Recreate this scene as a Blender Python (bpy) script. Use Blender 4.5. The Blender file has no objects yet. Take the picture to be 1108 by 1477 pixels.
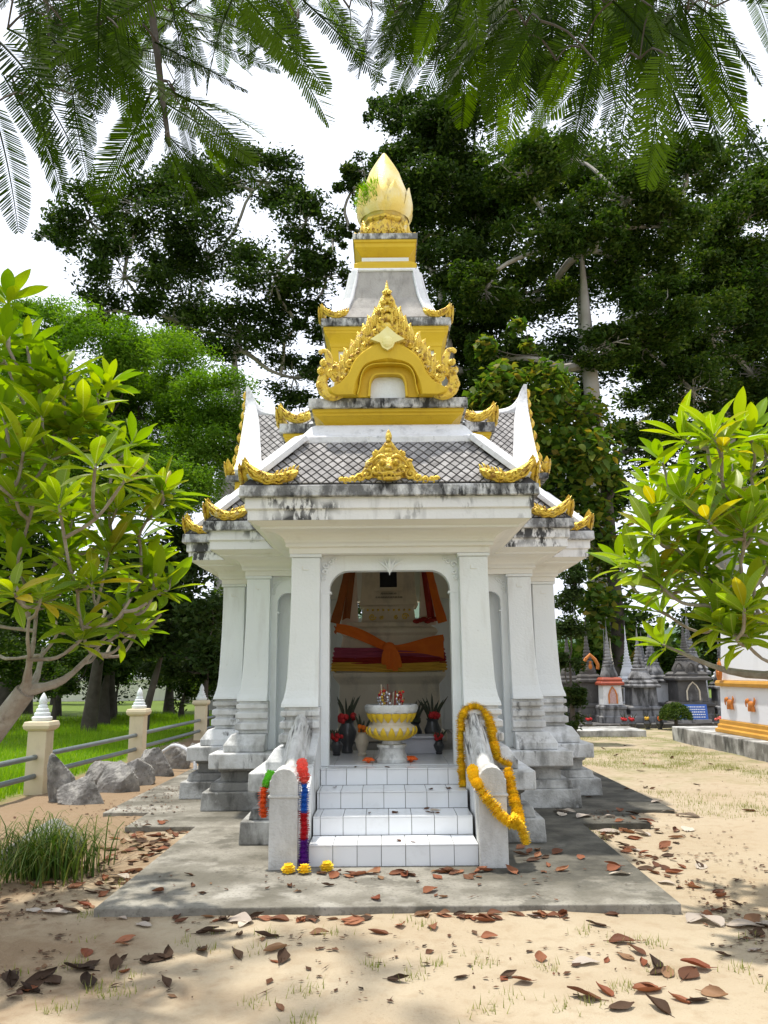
import bpy, math, random
import numpy as np
from mathutils import Vector, Matrix
random.seed(7); RN = np.random.default_rng(11)
SC = bpy.context.scene; COL = SC.collection
R = math.radians

# ------------------------------------------------------------------ camera, sky, sun, exposure
cam_d = bpy.data.cameras.new('Camera'); cam = bpy.data.objects.new('Camera', cam_d); COL.objects.link(cam)
cam_d.sensor_fit = 'VERTICAL'; cam_d.sensor_height = 36.0; cam_d.lens = 36.0*1150/1477
cam_d.clip_start = 0.05; cam_d.clip_end = 3000
PITCH = math.atan(231.5/1150)
cam.matrix_world = Matrix.Translation((0, 0, 1.5)) @ Matrix.Rotation(math.pi/2+PITCH, 4, 'X') @ Matrix.Rotation(R(-0.5), 4, 'Z')
SC.camera = cam

SUN_DIR = Vector((-0.16, 0.12, 0.97)).normalized()      # towards the sun: high, from the left, a little behind the shrine
w = bpy.data.worlds.new('World'); SC.world = w; w.use_nodes = True
nt = w.node_tree; nt.nodes.clear()
out = nt.nodes.new('ShaderNodeOutputWorld'); bg = nt.nodes.new('ShaderNodeBackground')
sky = nt.nodes.new('ShaderNodeTexSky'); sky.sky_type = 'NISHITA'; sky.sun_disc = False
sky.sun_elevation = math.asin(SUN_DIR.z); sky.sun_rotation = math.atan2(SUN_DIR.x, SUN_DIR.y)
sky.dust_density = 4.0; sky.air_density = 1.0
tc = nt.nodes.new('ShaderNodeTexCoord'); noi = nt.nodes.new('ShaderNodeTexNoise')
noi.inputs['Scale'].default_value = 2.2; noi.inputs['Detail'].default_value = 6
rmp = nt.nodes.new('ShaderNodeMapRange'); rmp.inputs[1].default_value = 0.25; rmp.inputs[2].default_value = 0.55
rmp.inputs[3].default_value = 0.72; rmp.inputs[4].default_value = 1.0
mix = nt.nodes.new('ShaderNodeMix'); mix.data_type = 'RGBA'
mix.inputs[7].default_value = (10.1, 10.7, 12.0, 1)       # bright thin cloud veil
nt.links.new(tc.outputs['Generated'], noi.inputs['Vector']); nt.links.new(noi.outputs['Fac'], rmp.inputs[0])
nt.links.new(rmp.outputs[0], mix.inputs[0]); nt.links.new(sky.outputs[0], mix.inputs[6])
nt.links.new(mix.outputs[2], bg.inputs['Color']); bg.inputs['Strength'].default_value = 0.10
nt.links.new(bg.outputs[0], out.inputs[0])

sd = bpy.data.lights.new('Sun', 'SUN'); sd.energy = 3.9; sd.angle = R(1.6); sd.color = (1.0, 0.94, 0.84)
so = bpy.data.objects.new('Sun', sd); COL.objects.link(so); so.location = (-20, 0, 40)
so.rotation_euler = SUN_DIR.to_track_quat('Z', 'Y').to_euler()
SC.view_settings.view_transform = 'Standard'; SC.view_settings.look = 'None'
SC.view_settings.exposure = 0.4; SC.view_settings.gamma = 1.0
SC.render.engine = 'CYCLES'; SC.cycles.use_denoising = True
SC.cycles.max_bounces = 8; SC.cycles.diffuse_bounces = 5; SC.cycles.transmission_bounces = 4; SC.cycles.caustics_reflective = False

# ------------------------------------------------------------------ materials
def new_mat(name):
    m = bpy.data.materials.new(name); m.use_nodes = True
    t = m.node_tree; t.nodes.clear()
    o = t.nodes.new('ShaderNodeOutputMaterial'); p = t.nodes.new('ShaderNodeBsdfPrincipled')
    t.links.new(p.outputs[0], o.inputs[0])
    return m, t, p, o
def tex_noise(t, vec, scale, detail=4, rough=.55):
    n = t.nodes.new('ShaderNodeTexNoise'); n.inputs['Scale'].default_value = scale
    n.inputs['Detail'].default_value = detail; n.inputs['Roughness'].default_value = rough
    t.links.new(vec, n.inputs['Vector']); return n.outputs['Fac']
def mapr(t, v, lo, hi, a=0., b=1.):
    n = t.nodes.new('ShaderNodeMapRange'); n.inputs[1].default_value = lo; n.inputs[2].default_value = hi
    n.inputs[3].default_value = a; n.inputs[4].default_value = b; t.links.new(v, n.inputs[0]); return n.outputs[0]
def mul(t, a, b, op='MULTIPLY'):
    n = t.nodes.new('ShaderNodeMath'); n.operation = op; n.use_clamp = False
    for i, x in enumerate((a, b)):
        if hasattr(x, 'node'): t.links.new(x, n.inputs[i])
        else: n.inputs[i].default_value = x
    return n.outputs[0]
def mixc(t, fac, a, b):
    n = t.nodes.new('ShaderNodeMix'); n.data_type = 'RGBA'
    for i, x in ((0, fac), (6, a), (7, b)):
        if hasattr(x, 'node'): t.links.new(x, n.inputs[i])
        elif i == 0: n.inputs[0].default_value = x
        else: n.inputs[i].default_value = (*x[:3], 1)
    return n.outputs[2]
def coord(t, scale=(1, 1, 1), kind='Object'):
    c = t.nodes.new('ShaderNodeTexCoord'); mp = t.nodes.new('ShaderNodeMapping'); mp.inputs['Scale'].default_value = scale
    if kind == 'World':
        g = t.nodes.new('ShaderNodeNewGeometry'); t.links.new(g.outputs['Position'], mp.inputs[0])
    else: t.links.new(c.outputs[kind], mp.inputs[0])
    return mp.outputs[0]
def bump(t, p, h, strength, dist=.02):
    b = t.nodes.new('ShaderNodeBump'); b.inputs['Strength'].default_value = strength; b.inputs['Distance'].default_value = dist
    t.links.new(h, b.inputs['Height']); t.links.new(b.outputs[0], p.inputs['Normal'])
MATS = {}
def M(name, c1, c2=None, scale=4, rough=.6, metal=0., layers=(), bmp=.2, bscale=40, kind='World', spec=.4, jit=0.):
    """base colour c1..c2 over a noise; layers = (colour, stretch, noise scale, lo, hi, opacity[, patch scale, plo, phi])"""
    m, t, p, o = new_mat(name)
    v = coord(t, (1, 1, 1), kind)
    col = mixc(t, mapr(t, tex_noise(t, v, scale), .3, .7), c1, c2 or c1)
    for L in layers:
        f = mapr(t, tex_noise(t, coord(t, L[1], kind), L[2], 6, .62), L[3], L[4])
        if len(L) > 6: f = mul(t, f, mapr(t, tex_noise(t, v, L[6], 3), L[7], L[8]))
        col = mixc(t, mul(t, f, L[5]), col, L[0])
    if jit:
        oi = t.nodes.new('ShaderNodeObjectInfo')
        h = t.nodes.new('ShaderNodeHueSaturation'); t.links.new(col, h.inputs['Color'])
        t.links.new(mapr(t, oi.outputs['Random'], 0, 1, 1-jit, 1+jit), h.inputs['Value']); col = h.outputs[0]
    t.links.new(col, p.inputs['Base Color']) if hasattr(col, 'node') else None
    p.inputs['Roughness'].default_value = rough; p.inputs['Metallic'].default_value = metal
    p.inputs['Specular IOR Level'].default_value = spec
    if bmp: bump(t, p, tex_noise(t, v, bscale, 5), bmp)
    MATS[name] = m; return m
BLK = (.018, .018, .017); GRY = (.16, .16, .15)
M('white', (.70, .735, .745), (.76, .79, .79), 1.5, .6, layers=[((.47, .46, .43), (2, 2, .35), 3, .54, .80, .5), ((.30, .29, .27), (6, 6, .7), 2.2, .62, .76, .4, 1.3, .48, .6), (GRY, (1, 1, 1), 22, .66, .74, .5, 1.7, .5, .62)], bmp=.22)
M('white_soffit', (.70, .69, .64), (.76, .75, .70), 1.2, .6, layers=[((.40, .36, .28), (1, 1, 1), 4, .58, .8, .35)], bmp=.1)
M('white_base', (.60, .61, .61), (.72, .73, .73), 2, .7, layers=[((.34, .33, .30), (1, 1, .6), 2.6, .44, .66, .75), ((.13, .13, .12), (2, 2, 1), 2.2, .54, .68, .65), (BLK, (4, 4, 1.), 2.5, .56, .66, .75, 1.4, .45, .58)], bmp=.35)
M('base_dirty', (.44, .44, .42), (.60, .60, .58), 2, .8, layers=[((.13, .125, .11), (1, 1, .8), 2.2, .38, .58, .85), ((.035, .035, .03), (2.5, 2.5, .9), 2.4, .50, .66, .8, 1.1, .38, .55), ((.66, .66, .64), (2, 2, 1), 4, .62, .72, .5)], bmp=.5)
M('fascia', (.72, .72, .72), (.78, .78, .77), 2, .6, layers=[(GRY, (4, 4, .8), 2, .52, .78, .45), (BLK, (4, 4, 1.4), 3.2, .47, .54, .95, 1.25, .46, .53)], bmp=.15)
M('roof_edge', (.50, .50, .49), (.66, .66, .65), 3, .8, layers=[((.09, .09, .088), (2.2, 2.2, 1.2), 3.2, .40, .56, .88), ((.60, .61, .62), (1, 1, 1), 2.1, .56, .66, .8), (BLK, (5, 5, 1.6), 3.4, .47, .58, .95, 1.6, .38, .52)], bmp=.5)
M('hip_white', (.70, .71, .73), (.76, .77, .78), 2, .6, layers=[((.30, .31, .33), (2, 2, 2), 4, .50, .75, .6), (BLK, (6, 6, 4), 2.2, .62, .75, .6)], bmp=.2)
M('roof_cement', (.30, .28, .26), (.40, .38, .35), 4, .9, layers=[((.16, .15, .14), (2, 2, .6), 4, .5, .7, .6), ((.62, .62, .6), (4, 4, 2), 3, .66, .8, .6)], bmp=.3)
M('roof_bed', (.035, .033, .032), (.06, .057, .055), 8, .9, bmp=.3)
M('roof_tile', (.24, .232, .228), (.33, .32, .315), 9, .8, layers=[((.10, .09, .09), (1, 1, 1), 6, .5, .75, .8), ((.55, .54, .52), (1, 1, 1), 11, .66, .8, .5)], bmp=.3, jit=.22)
M('yellow', (.57, .375, .018), (.63, .435, .03), 2, .5, layers=[((.34, .19, .02), (1, 1, .5), 6, .55, .8, .5)], bmp=.12, spec=.25)
M('gold', (.78, .57, .085), (.68, .44, .035), 14, .32, .45, layers=[((.24, .11, .025), (1, 1, 1), 17, .52, .62, .8), ((.72, .68, .50), (1, 1, 1), 9, .60, .70, .5)], bmp=.7, bscale=60, spec=.6)
M('gold_pale', (.80, .74, .36), (.74, .62, .2), 6, .4, .2, bmp=.1, spec=.5)
M('finial', (.78, .60, .17), (.68, .49, .10), 3, .42, .25, layers=[((.80, .74, .50), (1, 1, .5), 3, .48, .66, .7), ((.10, .06, .045), (2, 2, .5), 3, .58, .72, .75)], bmp=.25)
M('stair_tile', (.72, .74, .76), (.76, .78, .80), 3, .22, layers=[((.45, .44, .42), (1, 1, 1), 5, .6, .85, .5)], bmp=.03, spec=.5, jit=.04)
M('grout', (.17, .165, .15), (.24, .23, .21), 6, .9)
M('concrete', (.36, .34, .31), (.45, .43, .39), 1.6, .85, layers=[((.20, .19, .165), (1, 1, 1), .9, .46, .60, .8), ((.52, .50, .45), (1, 1, 1), 2.3, .58, .70, .5), ((.10, .095, .085), (1, 1, 1), 7, .62, .8, .6)], bmp=.35, bscale=60)
M('mossy_concrete', (.10, .098, .088), (.15, .145, .13), 2.2, .9, layers=[((.42, .40, .36), (1, 1, 1), 1.3, .60, .66, .85), ((.05, .05, .045), (1, 1, 1), 5, .55, .75, .6)], bmp=.4, bscale=60)
M('balustrade', (.50, .495, .475), (.64, .64, .62), 3, .8, layers=[((.26, .25, .23), (3, 3, .8), 2.4, .48, .7, .65), (BLK, (22, 1.6, 1.6), 2.2, .48, .60, .82, 2., .38, .54)], bmp=.5)
M('newel', (.50, .495, .475), (.62, .62, .60), 3, .8, layers=[((.27, .26, .235), (2, 2, .8), 2.2, .44, .68, .7), ((.05, .05, .045), (4, 4, 1.), 2.2, .58, .70, .6, 2., .42, .58)], bmp=.5)
M('cloth_orange', (.72, .17, .012), (.62, .12, .01), 5, .8, bmp=.3, bscale=25)
M('cloth_red', (.30, .022, .012), (.22, .015, .01), 5, .85, bmp=.3, bscale=25)
M('cloth_purple', (.34, .06, .10), (.25, .04, .08), 5, .85, bmp=.3, bscale=25)
M('cloth_yellow', (.66, .40, .05), (.56, .33, .04), 5, .85, bmp=.3, bscale=25)
M('cloth_brown', (.24, .075, .02), (.34, .10, .02), 5, .85, bmp=.3, bscale=25)
M('old_stone', (.60, .53, .40), (.68, .61, .48), 3, .8, layers=[((.22, .20, .17), (1, 1, .5), 5, .5, .75, .6)], bmp=.3)
M('cream_panel', (.62, .50, .40), (.68, .56, .46), 4, .8, bmp=.2)
M('cream_paint', (.60, .51, .34), (.66, .57, .40), 2, .6, layers=[((.35, .30, .2), (1, 1, .4), 6, .58, .8, .5)], bmp=.12)
M('black_glass', (.008, .008, .009), rough=.15, bmp=0)
M('pipe', (.16, .19, .20), (.22, .25, .26), 4, .45, .3, bmp=.1)
M('rock', (.17, .16, .15), (.33, .32, .30), 4, .9, layers=[((.48, .46, .42), (1, 1, 1), 8, .54, .64, .6), ((.05, .05, .045), (1, 1, 1), 3.4, .50, .64, .8), ((.09, .085, .075), (1, 1, 1), 25, .54, .64, .6)], bmp=1., bscale=14)
M('bark_grey', (.20, .18, .155), (.34, .32, .29), 4, .9, layers=[((.08, .07, .06), (2, 2, .7), 5, .5, .7, .7)], bmp=.7, bscale=12)
M('bark_dark', (.055, .045, .036), (.10, .085, .07), 4, .95, layers=[((.16, .15, .12), (1, 1, .5), 3, .6, .75, .5)], bmp=.7, bscale=10)
M('bark_pale', (.26, .24, .21), (.38, .36, .33), 1.2, .9, layers=[((.09, .08, .07), (2, 2, .4), 1.5, .52, .72, .7)], bmp=.7, bscale=6)
M('bark_frangi', (.20, .155, .12), (.36, .33, .28), 8, .85, layers=[((.10, .07, .05), (1, 1, 1), 14, .55, .75, .7)], bmp=.5, bscale=50)
M('marigold', (.88, .64, .014), (.80, .48, .008), 20, .7, bmp=.5, bscale=120, jit=.16)
for n, c in (('green', (.20, .62, .05)), ('orange', (.85, .14, .02)), ('pink', (.85, .16, .12)), ('blue', (.02, .16, .62)), ('red', (.60, .01, .02)), ('purple', (.14, .01, .28))):
    M('petal_'+n, c, tuple(x*.75 for x in c), 30, .5, bmp=.4, bscale=120)
M('stupa_grey', (.15, .15, .155), (.27, .27, .275), 3, .8, layers=[(BLK, (3, 3, .7), 2, .46, .62, .85), ((.58, .58, .58), (1, 1, 1), 4, .62, .74, .5)], bmp=.4)
M('stupa_dark', (.055, .052, .05), (.12, .115, .11), 3, .85, layers=[((.30, .29, .28), (2, 2, 1), 3, .58, .74, .6)], bmp=.4)
M('stupa_white', (.62, .63, .65), (.72, .73, .74), 3, .7, layers=[((.22, .22, .22), (3, 3, .7), 2.4, .56, .76, .8)], bmp=.3)
M('orange_paint', (.58, .20, .035), (.46, .15, .025), 6, .5, bmp=.2)
M('ochre_paint', (.58, .30, .04), (.50, .25, .03), 4, .5, bmp=.15)
M('red_tile', (.34, .07, .03), (.24, .05, .03), 8, .6, bmp=.3)
M('blue_paint', (.035, .11, .42), rough=.4, bmp=.05)
M('ink_white', (.7, .72, .75), rough=.6, bmp=0)
M('ink_black', (.02, .02, .02), rough=.7, bmp=0)
M('photo_print', (.42, .20, .22), (.55, .45, .4), 30, .4, bmp=0)
M('wall_paint', (.70, .72, .78), (.72, .74, .78), .7, .7, layers=[((.45, .46, .5), (1, 1, .3), 2, .58, .8, .4)], bmp=.08)
M('far_wall', (.66, .63, .55), (.72, .7, .62), .8, .8, layers=[((.35, .34, .3), (1, 1, .4), 1.5, .55, .8, .5)], bmp=.1)
M('vase_dark', (.03, .032, .035), (.06, .06, .06), 6, .3, bmp=.05, spec=.5)
M('vase_cream', (.50, .44, .32), (.6, .52, .4), 8, .4, bmp=.1)
M('flower_red', (.50, .02, .015), (.36, .01, .02), 30, .7, bmp=.4, bscale=90)
M('stem_dark', (.025, .04, .015), (.05, .05, .03), 20, .7, bmp=0)
M('tray', (.42, .42, .45), (.52, .52, .56), 5, .5, bmp=.1)
M('silver_foil', (.62, .63, .66), rough=.25, metal=.8, bmp=.4)
M('hill', (.05, .085, .06), (.07, .11, .07), .05, .95, bmp=0)
M('sand_sack', (.55, .56, .58), rough=.5, bmp=.3)

def leaf_mat(name, cols, trans=.35, rough=.6, src='attr', spec=.12, vein=False, brown=0.):
    m, t, p, o = new_mat(name)
    if src == 'attr':
        a = t.nodes.new('ShaderNodeAttribute'); a.attribute_name = 'tint'; f = a.outputs['Fac']
    else: f = t.nodes.new('ShaderNodeObjectInfo').outputs['Random']
    r = t.nodes.new('ShaderNodeValToRGB'); e = r.color_ramp.elements
    while len(e) < len(cols): e.new(.5)
    for i, c in enumerate(cols): e[i].position = i/(len(cols)-1); e[i].color = (*c, 1)
    t.links.new(f, r.inputs[0]); col = r.outputs[0]
    if brown:
        col = mixc(t, mul(t, mapr(t, tex_noise(t, coord(t, (1, 1, 1), 'World'), 14, 4), .62, .72), brown), col, (.16, .07, .015))
    if vein:          # pale midrib and side veins, in the leaf's own coordinates
        s3 = t.nodes.new('ShaderNodeSeparateXYZ'); t.links.new(coord(t), s3.inputs[0]); ax = mul(t, s3.outputs[0], 0, 'ABSOLUTE')
        rib = mapr(t, ax, .0012, .0032, 1., 0.); ph = mul(t, mul(t, s3.outputs[1], mul(t, ax, .55), 'SUBTRACT'), 390.)
        sv = mul(t, mapr(t, mul(t, ph, 0, 'SINE'), .80, 1.), .35)
        col = mixc(t, mul(t, mul(t, rib, sv, 'MAXIMUM'), .6), col, (.42, .46, .14))
    t.links.new(col, p.inputs['Base Color']); p.inputs['Roughness'].default_value = rough
    p.inputs['Specular IOR Level'].default_value = spec
    if trans:
        tr = t.nodes.new('ShaderNodeBsdfTranslucent'); h = t.nodes.new('ShaderNodeHueSaturation')
        h.inputs['Saturation'].default_value = 1.15; h.inputs['Value'].default_value = 1.7
        t.links.new(col, h.inputs['Color']); t.links.new(h.outputs[0], tr.inputs[0])
        mx = t.nodes.new('ShaderNodeMixShader'); mx.inputs[0].default_value = trans
        t.links.new(p.outputs[0], mx.inputs[1]); t.links.new(tr.outputs[0], mx.inputs[2]); t.links.new(mx.outputs[0], o.inputs[0])
    MATS[name] = m; return m
leaf_mat('leaf_dark', [(.012, .026, .005), (.030, .058, .011), (.085, .125, .025)], .28)
leaf_mat('leaf_mid', [(.016, .036, .006), (.040, .076, .012), (.11, .15, .028)], .33)
leaf_mat('leaf_feather', [(.055, .12, .012), (.10, .19, .024), (.17, .26, .04)], .42)
leaf_mat('leaf_under', [(.018, .035, .008), (.03, .055, .012), (.06, .085, .02)], .25)
leaf_mat('leaf_vine', [(.040, .085, .015), (.075, .135, .022), (.15, .18, .03), (.26, .19, .04)], .38, src='attr')
leaf_mat('leaf_vine_obj', [(.040, .085, .015), (.075, .135, .022), (.15, .18, .03), (.08, .14, .022), (.28, .20, .045)], .38, src='obj')
leaf_mat('leaf_frangi', [(.14, .235, .013), (.22, .31, .017), (.17, .265, .015), (.29, .345, .022), (.19, .285, .016), (.12, .21, .013), (.40, .31, .022)], .48, .38, src='obj', spec=.35, brown=.6, vein=True)
leaf_mat('leaf_frangi_at', [(.12, .215, .013), (.18, .28, .016), (.27, .33, .02)], .45, .4)
leaf_mat('leaf_fern', [(.014, .030, .002), (.026, .052, .004), (.080, .14, .008)], .52, .65, src='obj', spec=.06)
leaf_mat('grass', [(.11, .22, .014), (.18, .32, .022), (.28, .38, .04)], .45, .5)
leaf_mat('grass_dry', [(.14, .17, .03), (.22, .24, .06), (.34, .30, .12)], .3, .6)
leaf_mat('grass_clump', [(.030, .065, .010), (.06, .11, .016), (.17, .17, .05)], .3, .5)
leaf_mat('fallen', [(.19, .060, .032), (.26, .105, .055), (.11, .045, .026), (.25, .15, .085), (.32, .13, .07), (.075, .038, .024), (.17, .07, .038)], .1, .6, src='obj', brown=.5)
leaf_mat('fallen_dark', [(.035, .022, .015), (.09, .055, .035), (.06, .035, .022)], .05, .7, src='obj')
leaf_mat('fallen_pale', [(.42, .37, .32), (.36, .30, .25), (.52, .46, .38)], .1, .6, src='obj', brown=.5)
leaf_mat('litter', [(.03, .019, .012), (.10, .045, .024), (.06, .035, .022), (.17, .10, .055), (.13, .055, .03)], .05, .7)

# ------------------------------------------------------------------ mesh helpers
class MB:
    def __init__(s): s.v = []; s.f = []
    def add(s, vs, fs):
        n = len(s.v); s.v += [tuple(map(float, p)) for p in vs]; s.f += [tuple(i+n for i in q) for q in fs]; return s
    def box(s, x0, x1, y0, y1, z0, z1, tx=0., ty=0.):
        """tx, ty: inset of the top face"""
        return s.add([(x0, y0, z0), (x1, y0, z0), (x1, y1, z0), (x0, y1, z0), (x0+tx, y0+ty, z1), (x1-tx, y0+ty, z1), (x1-tx, y1-ty, z1), (x0+tx, y1-ty, z1)],
                     [(3, 2, 1, 0), (4, 5, 6, 7), (0, 1, 5, 4), (1, 2, 6, 5), (2, 3, 7, 6), (3, 0, 4, 7)])
    def loft(s, rings, cap0=True, cap1=True, closed=True):
        n = len(rings[0]); vs = [p for r in rings for p in r]; fs = []
        for i in range(len(rings)-1):
            for j in range(n if closed else n-1):
                k = (j+1) % n; fs.append((i*n+j, i*n+k, (i+1)*n+k, (i+1)*n+j))
        if cap0: fs.append(tuple(range(n-1, -1, -1)))
        if cap1: fs.append(tuple((len(rings)-1)*n+j for j in range(n)))
        return s.add(vs, fs)
    def tube(s, pts, rad, n=6, flat=None, cap=True):
        """flat = (axis vector, factor): squash the section along that axis"""
        P = [Vector(p) for p in pts]; m = len(P)
        if not hasattr(rad, '__len__'): rad = [rad]*m
        rings = []; prev = None
        for i in range(m):
            d = (P[min(i+1, m-1)]-P[max(i-1, 0)])
            d = d.normalized() if d.length > 1e-9 else Vector((0, 0, 1))
            if prev is None:
                a = Vector((0, 0, 1)) if abs(d.z) < .9 else Vector((1, 0, 0))
                u = d.cross(a).normalized()
            else: u = (prev - d*prev.dot(d)); u = u.normalized() if u.length > 1e-6 else d.orthogonal().normalized()
            prev = u; q = d.cross(u); ring = []
            for j in range(n):
                a = 2*math.pi*j/n; o = (u*math.cos(a)+q*math.sin(a))*rad[i]
                if flat: ax = Vector(flat[0]); o -= ax*o.dot(ax)*(1-flat[1])
                ring.append(P[i]+o)
            rings.append(ring)
        return s.loft(rings, cap, cap)
    def lathe(s, prof, n=16, c=(0, 0, 0), sq=False, cap=True):
        rings = []
        for r, z in prof:
            if sq: rings.append([(c[0]+r*a, c[1]+r*b, c[2]+z) for a, b in ((-1, -1), (1, -1), (1, 1), (-1, 1))])
            else: rings.append([(c[0]+r*math.cos(2*math.pi*j/n), c[1]+r*math.sin(2*math.pi*j/n), c[2]+z) for j in range(n)])
        return s.loft(rings, cap, cap)
    def ball(s, c, r, n=8, m=5, sc=(1, 1, 1)):
        rings = []
        for i in range(m+1):
            a = -math.pi/2+math.pi*(i+.02)/(m+.04); rr = r*math.cos(a)
            rings.append([(c[0]+sc[0]*rr*math.cos(2*math.pi*j/n), c[1]+sc[1]*rr*math.sin(2*math.pi*j/n), c[2]+sc[2]*r*math.sin(a)) for j in range(n)])
        return s.loft(rings)
    def prism(s, poly, y0, y1):
        """poly in (x, z), extruded along y"""
        n = len(poly)
        return s.add([(x, y0, z) for x, z in poly]+[(x, y1, z) for x, z in poly],
                     [tuple(range(n)), tuple(range(2*n-1, n-1, -1))]+[(i, i+n, (i+1) % n+n, (i+1) % n) for i in range(n)])
    def xf(s, mat):
        s.v = [tuple(mat @ Vector(p)) for p in s.v]; return s
    def join(s, o, mat=None):
        return s.add([tuple(mat @ Vector(p)) for p in o.v] if mat else o.v, o.f)
    def mesh(s, name, mat=None, smooth=False):
        me = bpy.data.meshes.new(name); me.from_pydata(s.v, [], s.f)
        if mat: me.materials.append(MATS[mat])
        if smooth: me.polygons.foreach_set('use_smooth', [True]*len(me.polygons))
        me.update(); return me
    def build(s, name, mat, parent=None, smooth=False, bevel=0, loc=None):
        o = bpy.data.objects.new(name, s.mesh(name, mat, smooth)); COL.objects.link(o)
        if parent: o.parent = parent
        if loc: o.location = loc
        if bevel:
            b = o.modifiers.new('Bevel', 'BEVEL'); b.width = bevel; b.segments = 2; b.limit_method = 'ANGLE'; b.angle_limit = R(35)
        if smooth: 
            try: o.data.set_sharp_from_angle(angle=R(42))
            except Exception: pass
        return o
def inst(name, me, parent=None, mw=None):
    o = bpy.data.objects.new(name, me); COL.objects.link(o)
    if parent: o.parent = parent
    if mw is not None: o.matrix_basis = mw
    return o
def tag(o, label=None, cat=None, group=None, kind=None):
    if label: o['label'] = label
    if cat: o['category'] = cat
    if group: o['group'] = group
    if kind: o['kind'] = kind
    return o
def thing(name, label, cat, loc=(0, 0, 0), group=None):
    o = bpy.data.objects.new(name, None); COL.objects.link(o); o.location = loc; o.empty_display_size = .2
    return tag(o, label, cat, group)
def fast_mesh(name, verts, nper, mat, tint=None, faces=None):
    """verts (N*nper,3); one nper-gon for each group, or faces (F,k) index array"""
    verts = np.ascontiguousarray(verts, dtype=np.float32)
    if faces is None: faces = np.arange(len(verts)).reshape(-1, nper)
    faces = np.ascontiguousarray(faces, dtype=np.int32); F, k = faces.shape
    me = bpy.data.meshes.new(name); me.vertices.add(len(verts)); me.vertices.foreach_set('co', verts.ravel())
    me.loops.add(F*k); me.loops.foreach_set('vertex_index', faces.ravel())
    me.polygons.add(F); me.polygons.foreach_set('loop_start', np.arange(0, F*k, k, dtype=np.int32))
    try: me.polygons.foreach_set('loop_total', np.full(F, k, dtype=np.int32))
    except Exception: pass
    if tint is not None:
        a = me.attributes.new('tint', 'FLOAT', 'POINT'); a.data.foreach_set('value', np.ascontiguousarray(tint, dtype=np.float32))
    me.materials.append(MATS[mat]); me.update(calc_edges=True); me.validate(); return me
def leaf_verts(C, size, aspect=.45, up=.6, rng=RN, fold=.25, droop=None):
    """folded rhombic leaves at centres C; returns (N*4,3)"""
    N = len(C); d = rng.normal(size=(N, 3)); d[:, 2] *= .55
    if droop is not None: d[:, 2] += droop
    d /= np.linalg.norm(d, axis=1)[:, None]
    nn = rng.normal(size=(N, 3))*(1-up*.5); nn[:, 2] += up*1.3
    s = np.cross(d, nn); s /= np.linalg.norm(s, axis=1)[:, None]+1e-9
    n2 = np.cross(s, d)
    L = (size*rng.uniform(.65, 1.25, N))[:, None]; W = L*aspect
    v = np.empty((N, 4, 3)); v[:, 0] = C-d*L*.5; v[:, 1] = C+s*W*.5+n2*W*fold-d*L*.05; v[:, 2] = C+d*L*.5; v[:, 3] = C-s*W*.5+n2*W*fold-d*L*.05
    return v.reshape(-1, 3)
def spiral(cx, cz, r0, r1, a0, turns, n=14, y=0.):
    out = []
    for i in range(n):
        t = i/(n-1); a = a0+turns*2*math.pi*t; r = r0+(r1-r0)*t
        out.append((cx+r*math.cos(a), y, cz+r*math.sin(a)))
    return out
def smooth_path(pts, n=16):
    """Catmull-Rom through pts"""
    P = [np.array(p, float) for p in pts]; P = [2*P[0]-P[1]]+P+[2*P[-1]-P[-2]]; out = []
    seg = len(P)-3
    for i in range(n):
        t = i/(n-1)*seg; k = min(int(t), seg-1); t -= k; a, b, c, d = P[k:k+4]
        out.append(tuple(.5*((2*b)+(-a+c)*t+(2*a-5*b+4*c-d)*t*t+(-a+3*b-3*c+d)*t**3)))
    return out
_GN = np.random.default_rng(99).uniform(-1, 1, (64, 64))
def vnoise(x, y):
    """smooth lattice noise in -1..1"""
    x = np.asarray(x, float); y = np.asarray(y, float); i = np.floor(x).astype(int); j = np.floor(y).astype(int); u = x-i; v_ = y-j
    u = u*u*(3-2*u); v_ = v_*v_*(3-2*v_); g = lambda a, b: _GN[a % 64, b % 64]
    return (g(i, j)*(1-u)+g(i+1, j)*u)*(1-v_)+(g(i, j+1)*(1-u)+g(i+1, j+1)*u)*v_
def gh(x, y):
    """ground height: trodden sand, uneven by a centimetre or two"""
    x = np.asarray(x, float); y = np.asarray(y, float)
    return .021*vnoise(x*1.1+3, y*1.1)+.010*vnoise(x*3.1, y*2.7+5)+.007*np.abs(vnoise(x*6.3+9, y*5.1))-.004+.003*vnoise(x*14, y*13)

# ------------------------------------------------------------------ the ground: one sheet to the horizon
def grid_axis(lo, hi, step, far):
    a = list(np.arange(lo, hi+1e-6, step)); s = step; x = hi; b = []
    while x < far: s *= 1.35; x += s; b.append(x)
    s = step; x = lo; c = []
    while x > -far: s *= 1.35; x -= s; c.append(x)
    return np.array(c[::-1]+a+b)
gx = grid_axis(-6, 7, .085, 900); gy = grid_axis(3.2, 16, .085, 900)
XX, YY = np.meshgrid(gx, gy); near = ((XX > -9) & (XX < 10) & (YY > 2) & (YY < 24))
ZZ = np.where(near, gh(XX, YY), 0.)
nx, ny = len(gx), len(gy); idx = np.arange(nx*ny).reshape(ny, nx)
faces = np.stack([idx[:-1, :-1], idx[:-1, 1:], idx[1:, 1:], idx[1:, :-1]], -1).reshape(-1, 4)
m, t, p, o = new_mat('ground'); v = coord(t, (1, 1, 1), 'World')
sx = t.nodes.new('ShaderNodeSeparateXYZ'); t.links.new(v, sx.inputs[0])
n1 = tex_noise(t, v, 1.1, 6); n2 = tex_noise(t, v, 9, 6); n3 = tex_noise(t, v, 60, 3)
col = mixc(t, mapr(t, n1, .35, .65), (.355, .285, .195), (.415, .35, .252))
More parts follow.
